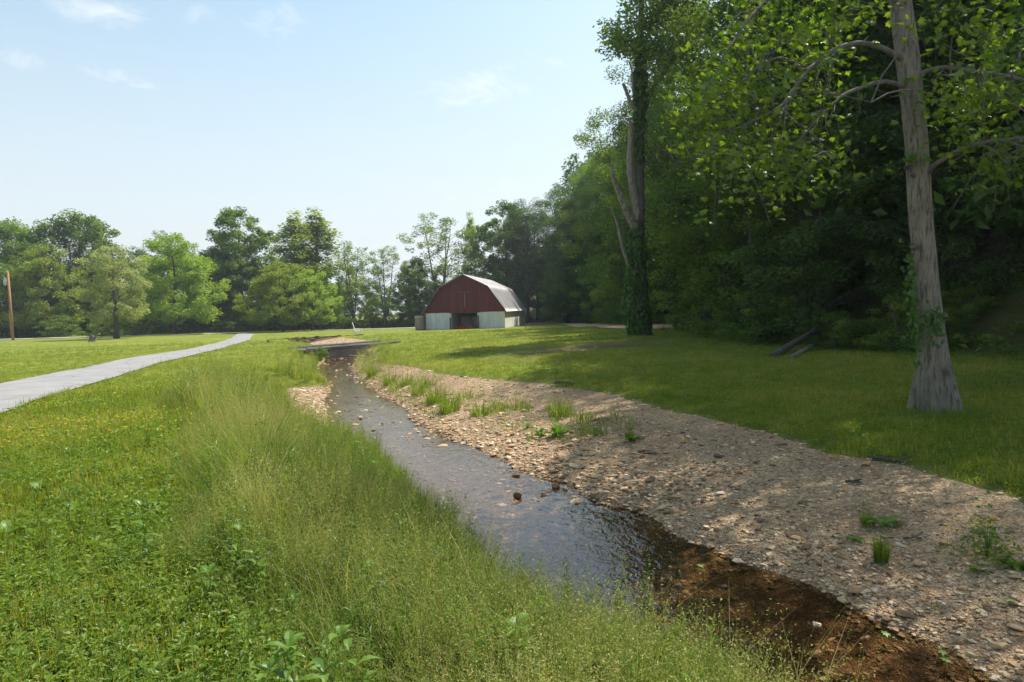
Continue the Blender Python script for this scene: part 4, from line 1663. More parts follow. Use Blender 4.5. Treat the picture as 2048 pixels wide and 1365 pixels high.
    for c in cs:
        dd = np.linalg.norm(allb - c, axis=1)
        k = int(np.argmin(dd))
        if dd[k] > .12:
            u = np.linspace(0, 1, 6)[:, None]
            Pt = allb[k] + (c - allb[k]) * u + np.array((0, 0, .18 * min(dd[k], 1.2))) * np.sin(u * PI) + rng.normal(0, .012, (6, 3))
            bmb[own[k]].tube(Pt, np.linspace(min(.012, .005 + .006 * dd[k]), .003, 6), 4, cap=False)
    for mb in bmb:
        mb.build('branch', M['twig'], root, True)
    idx = np.repeat(np.arange(len(cs)), rng.integers(10, 22, len(cs)))
    Cc = cs[idx] + rng.normal(size=(len(idx), 3)) * np.array((.20, .20, .13))
    N = rng.normal(size=Cc.shape) * .55 + np.array((.25, -.15, .8))
    T = rng.normal(size=Cc.shape) * .6 + np.array((0, 0, -.9))
    V2, T2, k2 = lobed(rng, Cc, N, rng.uniform(.075, .145, len(Cc)), T)
    t2 = np.repeat(np.clip(rng.normal(.55, .22, len(Cc)), 0, 1), k2)
    obj('crown', mesh_np('crown', np.concatenate([V1, V2]), [np.concatenate([T1, T2 + len(V1)])], [M['leaf_syc']], attrs={'tint': ('FACE', np.concatenate([t1, t2]))}), root)
    # leaf shoot on the trunk
    Cs = np.array([W(1826 + rng.normal(0, 9), 315 + rng.normal(0, 7), -.3) for _ in range(9)])
    V3, T3, k3 = lobed(rng, Cs, rng.normal(size=(9, 3)) * .4 + np.array((0, -.6, .6)), rng.uniform(.13, .2, 9))
    obj('leaf_shoot', mesh_np('leaf_shoot', V3, [T3], [M['leaf_syc']], attrs={'tint': ('FACE', np.full(len(T3), .45))}), root)
    # vine up the left side of the trunk
    pts = []
    for _ in range(230):
        py = rng.triangular(455, 660, 745)
        xe = np.interp(py, [388, 476, 564, 652, 717, 784], [1811, 1819, 1827, 1834, 1837, 1831])
        pts.append(W(xe - rng.exponential(7) + 3, py, rng.uniform(-.25, .15)))
    for _ in range(70):
        py = rng.normal(648, 22)
        pts.append(W(rng.uniform(1832, 1886), py, -.34))
    pts = np.array(pts)
    N = rng.normal(size=pts.shape) * .5 + np.array((-.5, -.8, .5))
    V4, Q4 = leaf_quads(pts, N, rng.uniform(.06, .115, len(pts)), rng, .62, T=rng.normal(size=pts.shape) * .5 + np.array((0, 0, -1)))
    vo = obj('vine', mesh_np('vine', V4, [Q4], [M['ivy']], attrs={'tint': ('FACE', np.clip(rng.normal(.35, .2, len(pts)), 0, 1))}))
    vo.parent = root
    return root


sycamore()


# ------------------------------------------------------------------ ivy-covered snag
def ivy_tree():
    rng = np.random.default_rng(41)
    base = on_ground(1284, 672)
    D = float(base[1])
    o = np.array(base)
    root = empty('ivy_tree', tuple(base))
    tag(root, 'tall ivy-covered tree with broken dead limbs standing alone on the lawn edge', 'tree')

    def W(px, py, dy=0.0):
        return at(px, py, D + dy) - o
    mb = MB()
    ppm = D / F
    cl = [(1284, 684, 66), (1285, 668, 50), (1284, 640, 38), (1283, 600, 33), (1281, 540, 31), (1278, 460, 30), (1279, 400, 26), (1279, 346, 23), (1279, 254, 21), (1279, 166, 18), (1281, 100, 15), (1283, 0, 12), (1284, -120, 8)]
    mb.tube(smooth_path([W(a, b) for a, b, c in cl], 40), np.interp(np.linspace(0, 1, 40), np.linspace(0, 1, len(cl)), [c * .32 * ppm for a, b, c in cl]), 14, wob=.05, rng=rng)
    mb.build('trunk', M['bark'], root, True)

    def limb(name, pts, dy, mat, label=None, jag=False):
        k = len(pts)
        P = smooth_path([W(a, b, dy * q / (k - 1)) for q, (a, b, c) in enumerate(pts)], k * 4)
        rr = np.interp(np.linspace(0, 1, k * 4), np.linspace(0, 1, k), [c * .31 * ppm for a, b, c in pts])
        m_ = MB()
        m_.tube(P, rr, 10, wob=.09, rng=rng)
        if jag:
            for q in range(5):
                a = q * 1.3
                s = P[-1] + np.array((math.cos(a), math.sin(a), 0)) * rr[-1] * .6
                m_.tube([s - np.array((0, 0, .15)), s + np.array((rng.normal(0, .05), rng.normal(0, .05), rng.uniform(.12, .5)))], [rr[-1] * .4, .01], 5)
        ob = m_.build(name, mat, root, False)
        if label:
            ob['label'] = label
        return ob
    limb('dead_limb', [(1276, 462, 28), (1266, 450, 26), (1254, 425, 24), (1244, 400, 22), (1232, 372, 18), (1226, 356, 16), (1224, 343, 10)], -.8, M['bark_pale'], 'thick pale dead limb broken off at a ragged tip', True)
    limb('dead_limb', [(1272, 560, 14), (1259, 535, 13), (1248, 505, 12), (1243, 487, 12), (1237, 455, 11), (1230, 432, 9), (1221, 414, 6)], -.6, M['bark_pale'], 'thin bent dead limb leaning away from the trunk')
    limb('limb', [(1276, 440, 30), (1272, 405, 27), (1264, 370, 24), (1259, 330, 22), (1261, 290, 21), (1262, 268, 19), (1261, 250, 17)], -.5, M['bark_pale'], 'thick grey stub of a limb sawn off level', True)
    limb('limb', [(1263, 290, 14), (1274, 276, 12), (1287, 262, 9), (1296, 250, 7)], -.4, M['bark'])
    limb('limb', [(1279, 250, 15), (1288, 222, 14), (1299, 190, 13), (1312, 165, 12), (1327, 147, 11), (1345, 118, 10), (1362, 80, 8), (1380, 30, 6)], .3, M['bark'])
    limb('dead_limb', [(1272, 200, 10), (1266, 180, 9), (1265, 150, 7), (1262, 132, 5), (1257, 122, 4)], -.3, M['bark_pale'])
    limb('dead_limb', [(1276, 225, 12), (1262, 210, 12), (1251, 178, 11), (1246, 168, 9)], -.5, M['bark_pale'])
    # ivy wrapped round the trunk
    py = np.r_[rng.uniform(450, 672, 3600), rng.uniform(85, 345, 2100)]
    cx = np.interp(py, [85, 254, 346, 460, 540, 600, 672], [1281, 1279, 1279, 1274, 1274, 1274, 1281])
    hw = np.interp(py, [85, 170, 254, 330, 350, 450, 480, 540, 600, 640, 672], [12, 13, 13, 10, 6, 10, 18, 26, 30, 30, 27]) * (.75 + .5 * vnoise(py * .06, py * 0, 3))
    a = rng.uniform(0, 2 * PI, len(py))
    q = np.array([W(cx[k], py[k]) for k in range(len(py))])
    rad = hw * ppm * (.72 + .38 * rng.random(len(py)) ** 2)
    # leave the right flank of the foot bare
    ok = ~((py > 455) & (np.cos(a) > .45) & (rng.random(len(py)) < .75))
    q = (q + np.stack([np.cos(a) * rad, np.sin(a) * rad, np.zeros(len(py))], 1))[ok]
    a = a[ok]
    N = rng.normal(size=q.shape) * .45 + np.stack([np.cos(a), np.sin(a), np.full(len(a), .5)], 1)
    V, Q = leaf_quads(q, N, rng.uniform(.13, .24, len(q)), rng, .7, T=rng.normal(size=q.shape) * .5 + np.array((0, 0, -1)))
    iv = obj('ivy', mesh_np('ivy', V, [Q], [M['ivy']], attrs={'tint': ('FACE', np.clip(rng.normal(.45, .22, len(q)), 0, 1))}))
    iv.parent = root
    # living crown at the top
    cs = []
    for x0, x1, y0, y1, k in ((1215, 1260, 55, 105, 14), (1245, 1330, -60, 110, 42), (1300, 1400, -90, 110, 40), (1285, 1330, 90, 200, 12)):
        for _ in range(k):
            cs.append(W(rng.uniform(x0, x1), rng.uniform(y0, y1), rng.uniform(-2.5, 2.5)))
    cs = np.array(cs)
    idx = np.repeat(np.arange(len(cs)), 85)
    Cc = cs[idx] + unit(rng.normal(size=(len(idx), 3))) * (rng.random(len(idx)) ** .45)[:, None] * np.array((.75, .75, .5))
    N = rng.normal(size=Cc.shape) * .6 + np.array((0, 0, .9))
    V, Q = leaf_quads(Cc, N, rng.uniform(.13, .25, len(Cc)), rng, .6)
    ct = rng.normal(.5, .15, len(cs))
    obj('crown', mesh_np('crown', V, [Q], [M['leaf_mid']], attrs={'tint': ('FACE', np.clip(ct[idx] + rng.normal(0, .15, len(idx)), 0, 1))}), root)


ivy_tree()


# ------------------------------------------------------------------ barn
def barn_mats():
    M['redboard'] = simple_mat('red_boards', (.185, .020, .016), .75, .35, 1.7, .3, 40, col2=(.075, .010, .009), stretch=(2.6, 2.6, .10))
    M['tin'] = simple_mat('corrugated_roof', (.34, .33, .33), .42, .35, .8, .15, 30, col2=(.17, .165, .165), stretch=(1, 1, .35), metal=.15)
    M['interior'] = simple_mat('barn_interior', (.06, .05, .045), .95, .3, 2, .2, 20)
    M['pallet'] = simple_mat('pallet_wood', (.46, .38, .28), .9, .45, 2.0, .3, 30, col2=(.24, .19, .135))
    M['red_plastic'] = simple_mat('red_plastic', (.55, .06, .025), .5, .15, 4, .05, 20)
    m, t, N, L, out = new_mat('painted_block')
    p = N.new("ShaderNodeBsdfPrincipled")
    tc = N.new("ShaderNodeTexCoord")
    br = N.new("ShaderNodeTexBrick")
    sp = N.new("ShaderNodeSeparateXYZ")
    L.new(tc.outputs["Object"], sp.inputs[0])
    ad = N.new("ShaderNodeMath")
    ad.operation = 'ADD'
    L.new(sp.outputs[0], ad.inputs[0])
    L.new(sp.outputs[1], ad.inputs[1])
    cb = N.new("ShaderNodeCombineXYZ")
    L.new(ad.outputs[0], cb.inputs[0])
    L.new(sp.outputs[2], cb.inputs[1])
    L.new(cb.outputs[0], br.inputs[0])
    br.inputs["Scale"].default_value = 1.0
    br.inputs["Brick Width"].default_value = .4
    br.inputs["Row Height"].default_value = .2
    br.inputs["Mortar Size"].default_value = .008
    br.inputs["Color1"].default_value = (.74, .75, .74, 1)
    br.inputs["Color2"].default_value = (.70, .71, .70, 1)
    br.inputs["Mortar"].default_value = (.60, .61, .60, 1)
    mp = N.new("ShaderNodeMapping")
    mp.inputs["Scale"].default_value = (1.5, 1.5, .35)
    L.new(tc.outputs["Object"], mp.inputs[0])
    n = noise_n(N, L, mp.outputs[0], 1.6, 6, .65)
    r = ramp(N, [(.36, (.80, .78, .72)), (.62, (1.0, 1.0, 1.0))])
    L.new(n.outputs[0], r.inputs[0])
    c = mixc(N, L, 1.0, br.outputs[0], r.outputs[0], 'MULTIPLY')
    # splash-back dirt above the ground
    mr = N.new("ShaderNodeMapRange")
    mr.inputs[1].default_value = .15
    mr.inputs[2].default_value = .75
    mr.inputs[3].default_value = .75
    mr.inputs[4].default_value = 0
    n2 = noise_n(N, L, tc.outputs["Object"], 1.7, 5, .7)
    sb = N.new("ShaderNodeMath")
    sb.operation = 'MULTIPLY_ADD'
    L.new(n2.outputs[0], sb.inputs[0])
    sb.inputs[1].default_value = 1.1
    L.new(sp.outputs[2], sb.inputs[2])
    s2 = N.new("ShaderNodeMath")
    s2.operation = 'SUBTRACT'
    L.new(sb.outputs[0], s2.inputs[0])
    s2.inputs[1].default_value = .28
    L.new(s2.outputs[0], mr.inputs[0])
    c = mixc(N, L, mr.outputs[0], c, (.22, .19, .15))
    L.new(c, p.inputs["Base Color"])
    p.inputs["Roughness"].default_value = .8
    b = N.new("ShaderNodeBump")
    b.inputs["Strength"].default_value = .3
    b.inputs["Distance"].default_value = .01
    L.new(br.outputs["Fac"], b.inputs["Height"])
    b.invert = True
    L.new(b.outputs[0], p.inputs["Normal"])
    L.new(p.outputs[0], out.inputs[0])
    M['block'] = m


barn_mats()
BD = 79.0
bc = at(1010, 640, BD)
TH = R_(8.2)
E1 = np.array((-math.cos(TH), math.sin(TH)))   # along the front to the left
E2 = np.array((math.sin(TH), math.cos(TH)))    # towards the back
lp = None
for wtry in np.linspace(7, 12, 501):
    q = np.array((bc[0], bc[1])) + E1 * wtry
    v = ROT.transposed() @ Vector((q[0], q[1], 0.2))
    px = 1024 + F * v.x / -v.z
    if px <= 851:
        BW = wtry
        break
BL = 19.0
BX, BY = float(bc[0]), float(bc[1])
WALL_T = at(1010, 622.5, BD)[2]
BREAK = WALL_T + 2.95
RIDGE = at(921, 550.5, BD + 1)[2]


def bloc(u, v, z=0.0):
    """barn coordinates: u metres to the left along the front, v metres back"""
    p = np.array((BX, BY)) + E1 * u + E2 * v
    return np.array((p[0], p[1], z))


def build_barn():
    rng = np.random.default_rng(51)
    g0 = min(gz(*bloc(u, v)[:2]) for u in (0, BW / 2, BW) for v in (0, BL))
    zb = g0 - .15
    root = empty('barn', (BX, BY, zb), 0)
    # local axes: x to the left along the front turned to +X by rotation: use rotation so that local +x = -E1
    root.rotation_euler = (0, 0, -TH)
    tag(root, 'red gambrel barn with white block walls and grey corrugated roof', 'barn')
    wt, bk, rd = WALL_T - zb, BREAK - zb, RIDGE - zb
    W = BW
    # local x from -W (left corner) to 0 (right corner), y from 0 (front) to BL
    o0, o1 = -W * .345, -W * .672      # door opening
    T = .2

    def wall(x0, x1, y0, y1, name='block_wall', lab=None, h=wt):
        b = MB()
        b.box(((x0 + x1) / 2, (y0 + y1) / 2, h / 2), (abs(x1 - x0), abs(y1 - y0), h))
        ob = b.build(name, M['block'], root)
        if lab:
            ob['label'] = lab
    wall(o0, 0, 0, T)
    wall(-W, o1, 0, T)
    wall(-T, 0, T + .002, BL - T, lab='stained side wall of white block')
    wall(-W, -W + T, T + .002, BL - T)
    wall(-W, 0, BL - T + .002, BL)
    wall(o1 - .0, o1 - T, T + .002, 5.0, 'inner_wall')
    wall(o0 + T, o0, T + .002, 5.0, 'inner_wall')
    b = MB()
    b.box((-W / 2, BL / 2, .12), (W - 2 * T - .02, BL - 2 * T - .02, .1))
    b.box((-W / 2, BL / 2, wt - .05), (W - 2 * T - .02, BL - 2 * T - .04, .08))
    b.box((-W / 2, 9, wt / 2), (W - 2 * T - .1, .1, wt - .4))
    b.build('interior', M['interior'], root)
    # red gable of upright boards
    brx = W * .5 * .60           # half width at the break
    ov = .20

    def top(x):
        a = abs(x + W / 2)
        return rd - (rd - bk) * a / brx if a < brx else bk - (bk - wt) * (a - brx) / (W / 2 + ov - brx)
    for yy, nm in ((-.05, 'gable'), (BL - .0, 'gable')):
        g = MB()
        x = -W - ov + .06
        while x < ov - .1:
            wdt = rng.uniform(.19, .25)
            x2 = min(x + wdt, ov - .06)
            y = yy + rng.normal(0, .004)
            zb0 = wt - .03 + rng.normal(0, .012)
            xs = [x + .006, x2 - .006]
            for kx in (-W / 2 - brx, -W / 2, -W / 2 + brx):
                if xs[0] < kx < xs[-1]:
                    xs = [xs[0], kx, xs[-1]]
            for a_, b_ in zip(xs[:-1], xs[1:]):
                za, zc = max(top(a_) - .05, zb0 + .02), max(top(b_) - .05, zb0 + .02)
                g.add([(a_, y, zb0), (b_, y, zb0), (b_, y, zc), (a_, y, za), (a_, y + .045, zb0), (b_, y + .045, zb0), (b_, y + .045, zc), (a_, y + .045, za)],
                      [(0, 1, 2, 3), (5, 4, 7, 6), (0, 4, 5, 1), (3, 2, 6, 7), (1, 5, 6, 2), (0, 3, 7, 4)])
            x = x2
        g.build(nm, M['redboard'], root)
    # backing behind the boards so that no sky shows between them
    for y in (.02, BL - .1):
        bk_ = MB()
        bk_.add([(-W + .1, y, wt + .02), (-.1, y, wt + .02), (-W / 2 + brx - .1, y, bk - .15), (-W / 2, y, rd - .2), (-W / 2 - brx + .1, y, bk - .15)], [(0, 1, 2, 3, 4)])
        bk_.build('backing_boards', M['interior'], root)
    # loft door: hood board, door leaves, pale crack
    d = MB()
    d.box((-W * .5 + .02, -.12, wt + 2.32), (1.66, .16, .12))
    d.build('loft_door_hood', M['oldwood'], root)
    d = MB()
    for k in range(8):
        d.box((-W * .5 - .62 + k * .178, -.085, wt + 3.0), (.168, .035, 1.25))
    d.build('loft_door', M['redboard'], root)
    d = MB()
    d.box((-W * .5 + .01, -.075, wt + 1.35), (.07, .03, 1.6))
    d.build('door_crack', M['bark_pale'], root)
    d = MB()
    d.box(((o0 + o1) / 2, -.06, wt - .02), (abs(o1 - o0) + .5, .08, .16))
    d.build('lintel', M['redboard'], root)
    for xx, hh in ((o1 - .12, 1.45), (o0 + .12, 1.62)):
        d = MB()
        d.box((xx, -.12, zb * 0 + hh / 2 + .2), (.14, .14, hh + .1))
        d.build('door_post', M['oldwood'], root)
    # corrugated roof, four slopes
    xs0 = [(-W / 2, rd), (-W / 2 + brx, bk), (ov + .04, wt - .06)]
    y0, y1 = -.45, BL + .35
    n = 720
    ys = np.linspace(y0, y1, n)
    off = .022 * np.sin((ys - y0) * 2 * PI / .20)
    for sgn in (1, -1):
        prof = []
        P = np.array(xs0)
        for k in range(2):
            for q in range(6):
                prof.append(P[k] + (P[k + 1] - P[k]) * q / 6)
        prof.append(P[2])
        prof.append(P[2] + np.array((.08, -.025)))
        prof = np.array(prof)
        if sgn < 0:
            prof[:, 0] = -W - prof[:, 0]
        k = len(prof)
        tang = np.gradient(prof, axis=0)
        nrm = unit(np.stack([-tang[:, 1], tang[:, 0]], 1)) * sgn
        V = []
        for lay in (.045, .03):
            X = prof[None, :, 0] + nrm[None, :, 0] * (off[:, None] + lay)
            Z = prof[None, :, 1] + nrm[None, :, 1] * (off[:, None] + lay)
            V.append(np.stack([X, np.repeat(ys[:, None], k, 1), Z], -1).reshape(-1, 3))
        i = np.arange(n - 1)[:, None] * k
        j = np.arange(k - 1)[None]
        Q = np.stack([i + j, i + j + 1, i + k + j + 1, i + k + j], -1).reshape(-1, 4)
        obj('roof', mesh_np('roof', V[0], [Q], [M['tin']], smooth=True), root)
        # rake board along the gable edge
        rb = MB()
        for yy in (-.36,):
            for a_, b_ in zip(xs0[:-1], xs0[1:]):
                p0 = np.array((a_[0] if sgn > 0 else -W - a_[0], yy, a_[1] - .06))
                p1 = np.array((b_[0] if sgn > 0 else -W - b_[0], yy, b_[1] - .06))
                dn = np.array((0, 0, -.17))
                th = np.array((0, .05, 0))
                rb.add([p0, p1, p1 + dn, p0 + dn, p0 + th, p1 + th, p1 + dn + th, p0 + dn + th], [(0, 1, 2, 3), (5, 4, 7, 6), (0, 4, 5, 1), (3, 2, 6, 7), (1, 5, 6, 2), (0, 3, 7, 4)])
        rb.build('rake_board', M['redboard'], root)
    return root, zb


BARN, BARN_Z = build_barn()


# ------------------------------------------------------------------ pallets and what stands in the barn door
def pallet_mesh(seed):
    rng = np.random.default_rng(seed)
    b = MB()
    L_, Wd = 1.15, 1.0
    for x in (-L_ / 2 + .03, 0, L_ / 2 - .03):
        b.box((x, 0, .062), (.045, Wd, .085))
    for k in range(7):
        b.box((rng.normal(0, .008), -Wd / 2 + .06 + k * (Wd - .12) / 6, .115), (L_ + rng.normal(0, .01), .09, .02))
    for k in range(3):
        b.box((0, -Wd / 2 + .06 + k * (Wd - .12) / 2, .009), (L_, .09, .018))
    return b.mesh('pallet', M['pallet'])


PM = [pallet_mesh(i) for i in range(3)]
ORD = ['lowest', 'second', 'third', 'fourth', 'fifth', 'sixth', 'seventh', 'eighth', 'ninth', 'tenth', 'eleventh', 'twelfth', 'thirteenth']


def stack(u, v, n, where, group, rz, z0=None):
    p = bloc(u, v)
    z = gz(p[0], p[1]) if z0 is None else z0
    for k in range(n):
        o = obj('pallet', PM[(k * 7 + n) % 3])
        o.location = (p[0] + rnd.uniform(-.04, .04), p[1] + rnd.uniform(-.04, .04), z + k * .127)
        o.rotation_euler = (0, 0, rz + rnd.uniform(-.05, .05))
        pos = 'topmost' if k == n - 1 else ORD[k] if k == 0 else ORD[k] + ' from bottom'
        tag(o, 'wooden pallet %s in the stack %s' % (pos, where), 'pallet', group)


stack(BW + .62, -.15, 13, 'outside the barn corner', 'pallets stacked outside the barn', -TH + PI / 2)
oc = BW * .56
stack(oc, 3.4, 12, 'amid the barn doorway', 'pallets stacked in the barn doorway', -TH + .1 + PI / 2, BARN_Z + .18)
stack(BW * .41, 4.1, 12, 'behind the leaning rack', 'pallets stacked behind the rack', -TH + PI / 2, BARN_Z + .18)


def rack():
    p = bloc(BW * .405, .75)
    root = empty('leaning_rack', (p[0], p[1], gz(p[0], p[1])), -TH)
    tag(root, 'grey slatted wooden rack leaning in the right side of the barn doorway', 'rack')
    for s in (-.32, .32):
        b = MB()
        b.tube([(s - .42, -.2, -.05), (s + .22, .1, 1.42)], .035, 4)
        b.build('rail', M['wood'], root)
    for k in range(7):
        t = .1 + k * .13
        b = MB()
        c = np.array((-.42 + .64 * t, -.2 + .3 * t, 1.47 * t - .05))
        b.box(c, (.7, .03, .06))
        b.build('slat', M['wood'], root)


rack()


def red_cans():
    b = MB()
    P = [(0, 0, 0.0), (0, 0, .02), (0, 0, .28), (0, 0, .31), (0, 0, .33)]
    b.tube(P, [.14, .16, .19, .19, .16], 14)
    b.tube([(-.17, 0, .29), (-.1, 0, .40), (.1, 0, .40), (.17, 0, .29)], .012, 5)
    me = b.mesh('bucket', M['red_plastic'], False)
    for k in range(5):
        p = bloc(BW * .625 - k * .40, .75 + .12 * (k % 2))
        o = obj('bucket', me)
        o.location = (p[0], p[1], gz(p[0], p[1]) + .02)
        tag(o, '%s red bucket of the five along the foot of the barn doorway' % ('leftmost', 'second', 'middle', 'fourth', 'rightmost')[k], 'bucket', 'red buckets in the barn doorway')


red_cans()


def bench():
    p = on_ground(1060, 657.5)
    root = empty('bench', (p[0], p[1] + 4, gz(p[0], p[1] + 4)), .1)
    tag(root, 'small low wooden bench at the back corner of the barn, beside the dirt road', 'bench')
    b = MB()
    b.box((0, 0, .44), (.95, .3, .05))
    b.build('seat', M['wood'], root)
    for x in (-.36, .36):
        b = MB()
        b.box((x, 0, .19), (.07, .24, .46))
        b.build('leg', M['wood'], root)


bench()


def chair():
    p = on_ground(716, 671)
    M['white'] = simple_mat('white_paint', (.78, .78, .77), .5, .06, 4, .05, 20)
    root = empty('lawn_chair', tuple(p), R_(100))
    tag(root, 'white slatted lawn chair standing alone beyond the bridge', 'chair')
    b = MB()
    for k in range(5):
        b.box((-.26 + k * .13, -.02, .40), (.115, .62, .025))
    b.build('seat', M['white'], root)
    b = MB()
    for k in range(5):
        b.box((-.26 + k * .13, .36, .78), (.115, .03, .85), M=Matrix.Rotation(R_(-14), 3, 'X'))
    b.build('backrest', M['white'], root)
    for x in (-.35, .35):
        b = MB()
        b.box((x, .02, .60), (.11, .72, .03))
        b.build('armrest', M['white'], root)
        for y, h in ((-.28, .58), (.30, .58)):
            b = MB()
            b.box((x, y, h / 2), (.05, .08, h))
            b.build('leg', M['white'], root)


chair()


# ------------------------------------------------------------------ bridge
def bridge():
    rng = np.random.default_rng(61)
    M['deck'] = simple_mat('bridge_deck', (.13, .127, .12), .85, .3, 1.5, .5, 20)
    M['beam'] = simple_mat('bridge_beam', (.17, .165, .145), .85, .4, 1.2, .4, 12, stretch=(.5, .5, 2))
    a = on_plane(612, 702, -.06)
    b_ = on_plane(800, 687.5, .05)
    mid = (a + b_) / 2
    d = b_ - a
    Lb = float(np.linalg.norm(d[:2]))
    ang = math.atan2(d[1], d[0])
    root = empty('footbridge', tuple(mid), ang)
    root.rotation_euler = (0, -math.asin(d[2] / Lb) - R_(.3), ang)
    tag(root, 'low weathered slab bridge with a dark side beam crossing the creek', 'bridge')
    mb = MB()
    n = int(Lb / .24)
    for k in range(n):
        x = -Lb / 2 + (k + .5) * Lb / n
        mb.box((x, 1.15 + rng.normal(0, .03), .02 + rng.normal(0, .010)), (Lb / n - .012, 2.55, .07))
    mb.build('deck', M['deck'], root)
    for y, lab in ((0, 'dark mossy beam facing downstream'), (2.3, None)):
        mb = MB()
        mb.box((.1, y, -.28), (Lb - .5, .16, .50))
        ob = mb.build('beam', M['beam'], root)
        if lab:
            ob['label'] = lab
    for y in (-.02, 2.34):
        mb = MB()
        mb.tube([(-Lb / 2, y, .10), (-Lb * .2, y + .02, .11), (Lb * .2, y, .09), (Lb / 2, y, .11)], .07, 6)
        mb.build('kerb', M['deck'], root)
    for x in (-Lb / 2 + .35, Lb / 2 - .35):
        mb = MB()
        mb.box((x, 1.15, -.62), (.6, 2.5, 1.0))
        mb.build('abutment', M['beam'], root)
    # a drowned log under it
    mb = MB()
    p, q = on_plane(655, 712, -.5), on_plane(722, 714, -.55)
    mb.tube([p, p * .6 + q * .4 + np.array((0, 0, .05)), q], [.10, .09, .06], 7)
    o = mb.build('driftwood', M['bark_pale'])
    tag(o, 'grey driftwood log lying in the water under the bridge', 'log')


bridge()


# ------------------------------------------------------------------ utility pole and wire
def pole():
    M['polewood'] = simple_mat('pole_wood', (.36, .19, .08), .8, .3, 2, .3, 30, stretch=(6, 6, .5))
    M['galv'] = simple_mat('grey_metal', (.48, .50, .52), .45, .12, 3, .05, 20, metal=.3)
    Y = 86.0
    b = at(25.5, 671, Y)
    z = gz(b[0], b[1])
    H = at(20, 545, Y)[2] - z
    root = empty('utility_pole', (b[0], b[1], z))
    root.rotation_euler = (0, R_(-.9), 0)
    tag(root, 'brown wooden utility pole with a grey transformer near its top', 'utility pole')
    mb = MB()
    mb.tube([(0, 0, -.3), (0, 0, H * .5), (0, 0, H)], [.17, .145, .115], 12)
    mb.build('pole', M['polewood'], root, True)
    mb = MB()
    t = H * .86
    mb.tube([(-.33, -.05, t - .42), (-.33, -.05, t - .38), (-.33, -.05, t + .36), (-.33, -.05, t + .42)], [.19, .24, .24, .16], 14)
    tr = mb.build('transformer', M['galv'], root, True)
    for x in (-.42, -.26):
        mb = MB()
        mb.tube([(x, -.05, t + .40), (x, -.05, t + .50), (x, -.05, t + .62)], [.05, .04, .02], 8)
        mb.build('bushing', M['galv'], tr, True)
    mb = MB()
    mb.tube([(-.15, -.05, 0), (-.145, -.05, H * .4)], .03, 6)
    mb.build('conduit', M['galv'], root)
    mb = MB()
    mb.tube([(0, 0, H), (0, 0, H + .06), (0, 0, H + .20)], [.05, .06, .03], 8)
    mb.build('insulator', M['galv'], root, True)
    u = np.linspace(0, 1, 14)[:, None]
    top = np.array((b[0] - .1, b[1], z + H + .15))
    end = np.array((b[0] - 45, b[1] + 4, z + H + .4))
    mb = MB()
    mb.tube(top + (end - top) * u - np.array((0, 0, .9)) * np.sin(u * PI), .02, 5)
    tag(mb.build('power_line', M['galv']), 'thin wire running from the pole top out past the border', 'wire')


pole()


# ------------------------------------------------------------------ stones one can point at
def rock(px, py, wpx, label, tint, flat=.6, elong=1.3, seed=0, sink=.3, water=True, mat=None, rz=None, group=None):
    rng = np.random.default_rng(seed + 900)
    p = on_plane(px, py, WL) if water else on_ground(px, py)
    s = wpx * .5 / F * p[1]
    V, Fc = stone_shape(rng, 3, flat, elong, 13)
    V = V * s / max(1, elong * .9)
    V = V + rng.normal(0, .012 * s, V.shape)
    z = gz(p[0], p[1])
    o = obj('rock', mesh_np('rock', V, [Fc], [mat or M['stone']], attrs={'tint': ('FACE', np.full(len(Fc), tint))}))
    h = s * flat / max(1, elong * .9)
    o.location = (p[0], p[1], (p[2] + h * (1 - 2 * sink)) if water else z + h * (1 - 2 * sink))
    o.rotation_euler = (rng.normal(0, .08), rng.normal(0, .08), rnd.uniform(0, 3) if rz is None else rz)
    tag(o, label, 'rock', group)
    return o


ROCKS = [
    (1035, 997, 18, 'dark knobbly rock standing up in mid creek beyond the flat pale slab', .05, 1.0, 1.0, 1, .15),
    (1001, 1012, 40, 'long flat pale slab of stone tilted in mid creek', .8, .16, 2.4, 2, .2),
    (1154, 1006, 34, 'blocky orange-tan boulder at the water edge, biggest in the creek', .66, .5, 1.5, 3, .2),
    (1087, 993, 14, 'small brown rock in the water right of the dark knobbly rock', .2, .7, 1.2, 4, .2),
    (1098, 986, 13, 'small dark flat-topped rock behind the small brown one', .04, .6, 1.3, 5, .2),
    (1077, 1004, 12, 'small pale-topped rock in the water left of the orange-tan boulder', .4, .5, 1.4, 6, .25),
    (1016, 985, 12, 'small orange stone awash beyond the flat pale slab', .90, .4, 1.3, 7, .3),
    (1032, 954, 21, 'dark wet rock off the gravel point in the water', .06, .6, 1.3, 8, .2),
    (1112, 977, 18, 'squat dark grey rock at the gravel shore above the orange-tan boulder', .08, .8, 1.1, 9, .2),
    (1131, 981, 17, 'brown rock touching the squat dark grey rock at the shore', .3, .7, 1.2, 10, .2),
    (1000, 969, 13, 'small tan stone awash left of the dark wet rock', .62, .4, 1.4, 11, .3),
    (1200, 1058, 26, 'smooth brownish rock with a ripple where the reflection ends', .3, .3, 1.8, 12, .35),
    (1246, 1038, 12, 'small dark rock in the brown shallows under the gravel shore', .03, .8, 1.0, 13, .25),
    (1632, 1254, 22, 'round pale grey rock alone in the brown water', .78, .8, 1.2, 14, .25),
    (1731, 1277, 30, 'flat tan rock in the brown water near the gravel shore', .5, .3, 1.8, 15, .3),
    (1450, 1174, 22, 'dark sunken rock in the middle of the brown water', .02, .5, 1.4, 16, .45),
]
for px, py, wp, lab, ti, fl, el, sd, sk in ROCKS:
    rock(px, py, wp, lab, ti, fl, el, sd, sk, rz=(.35 if sd == 2 else None))
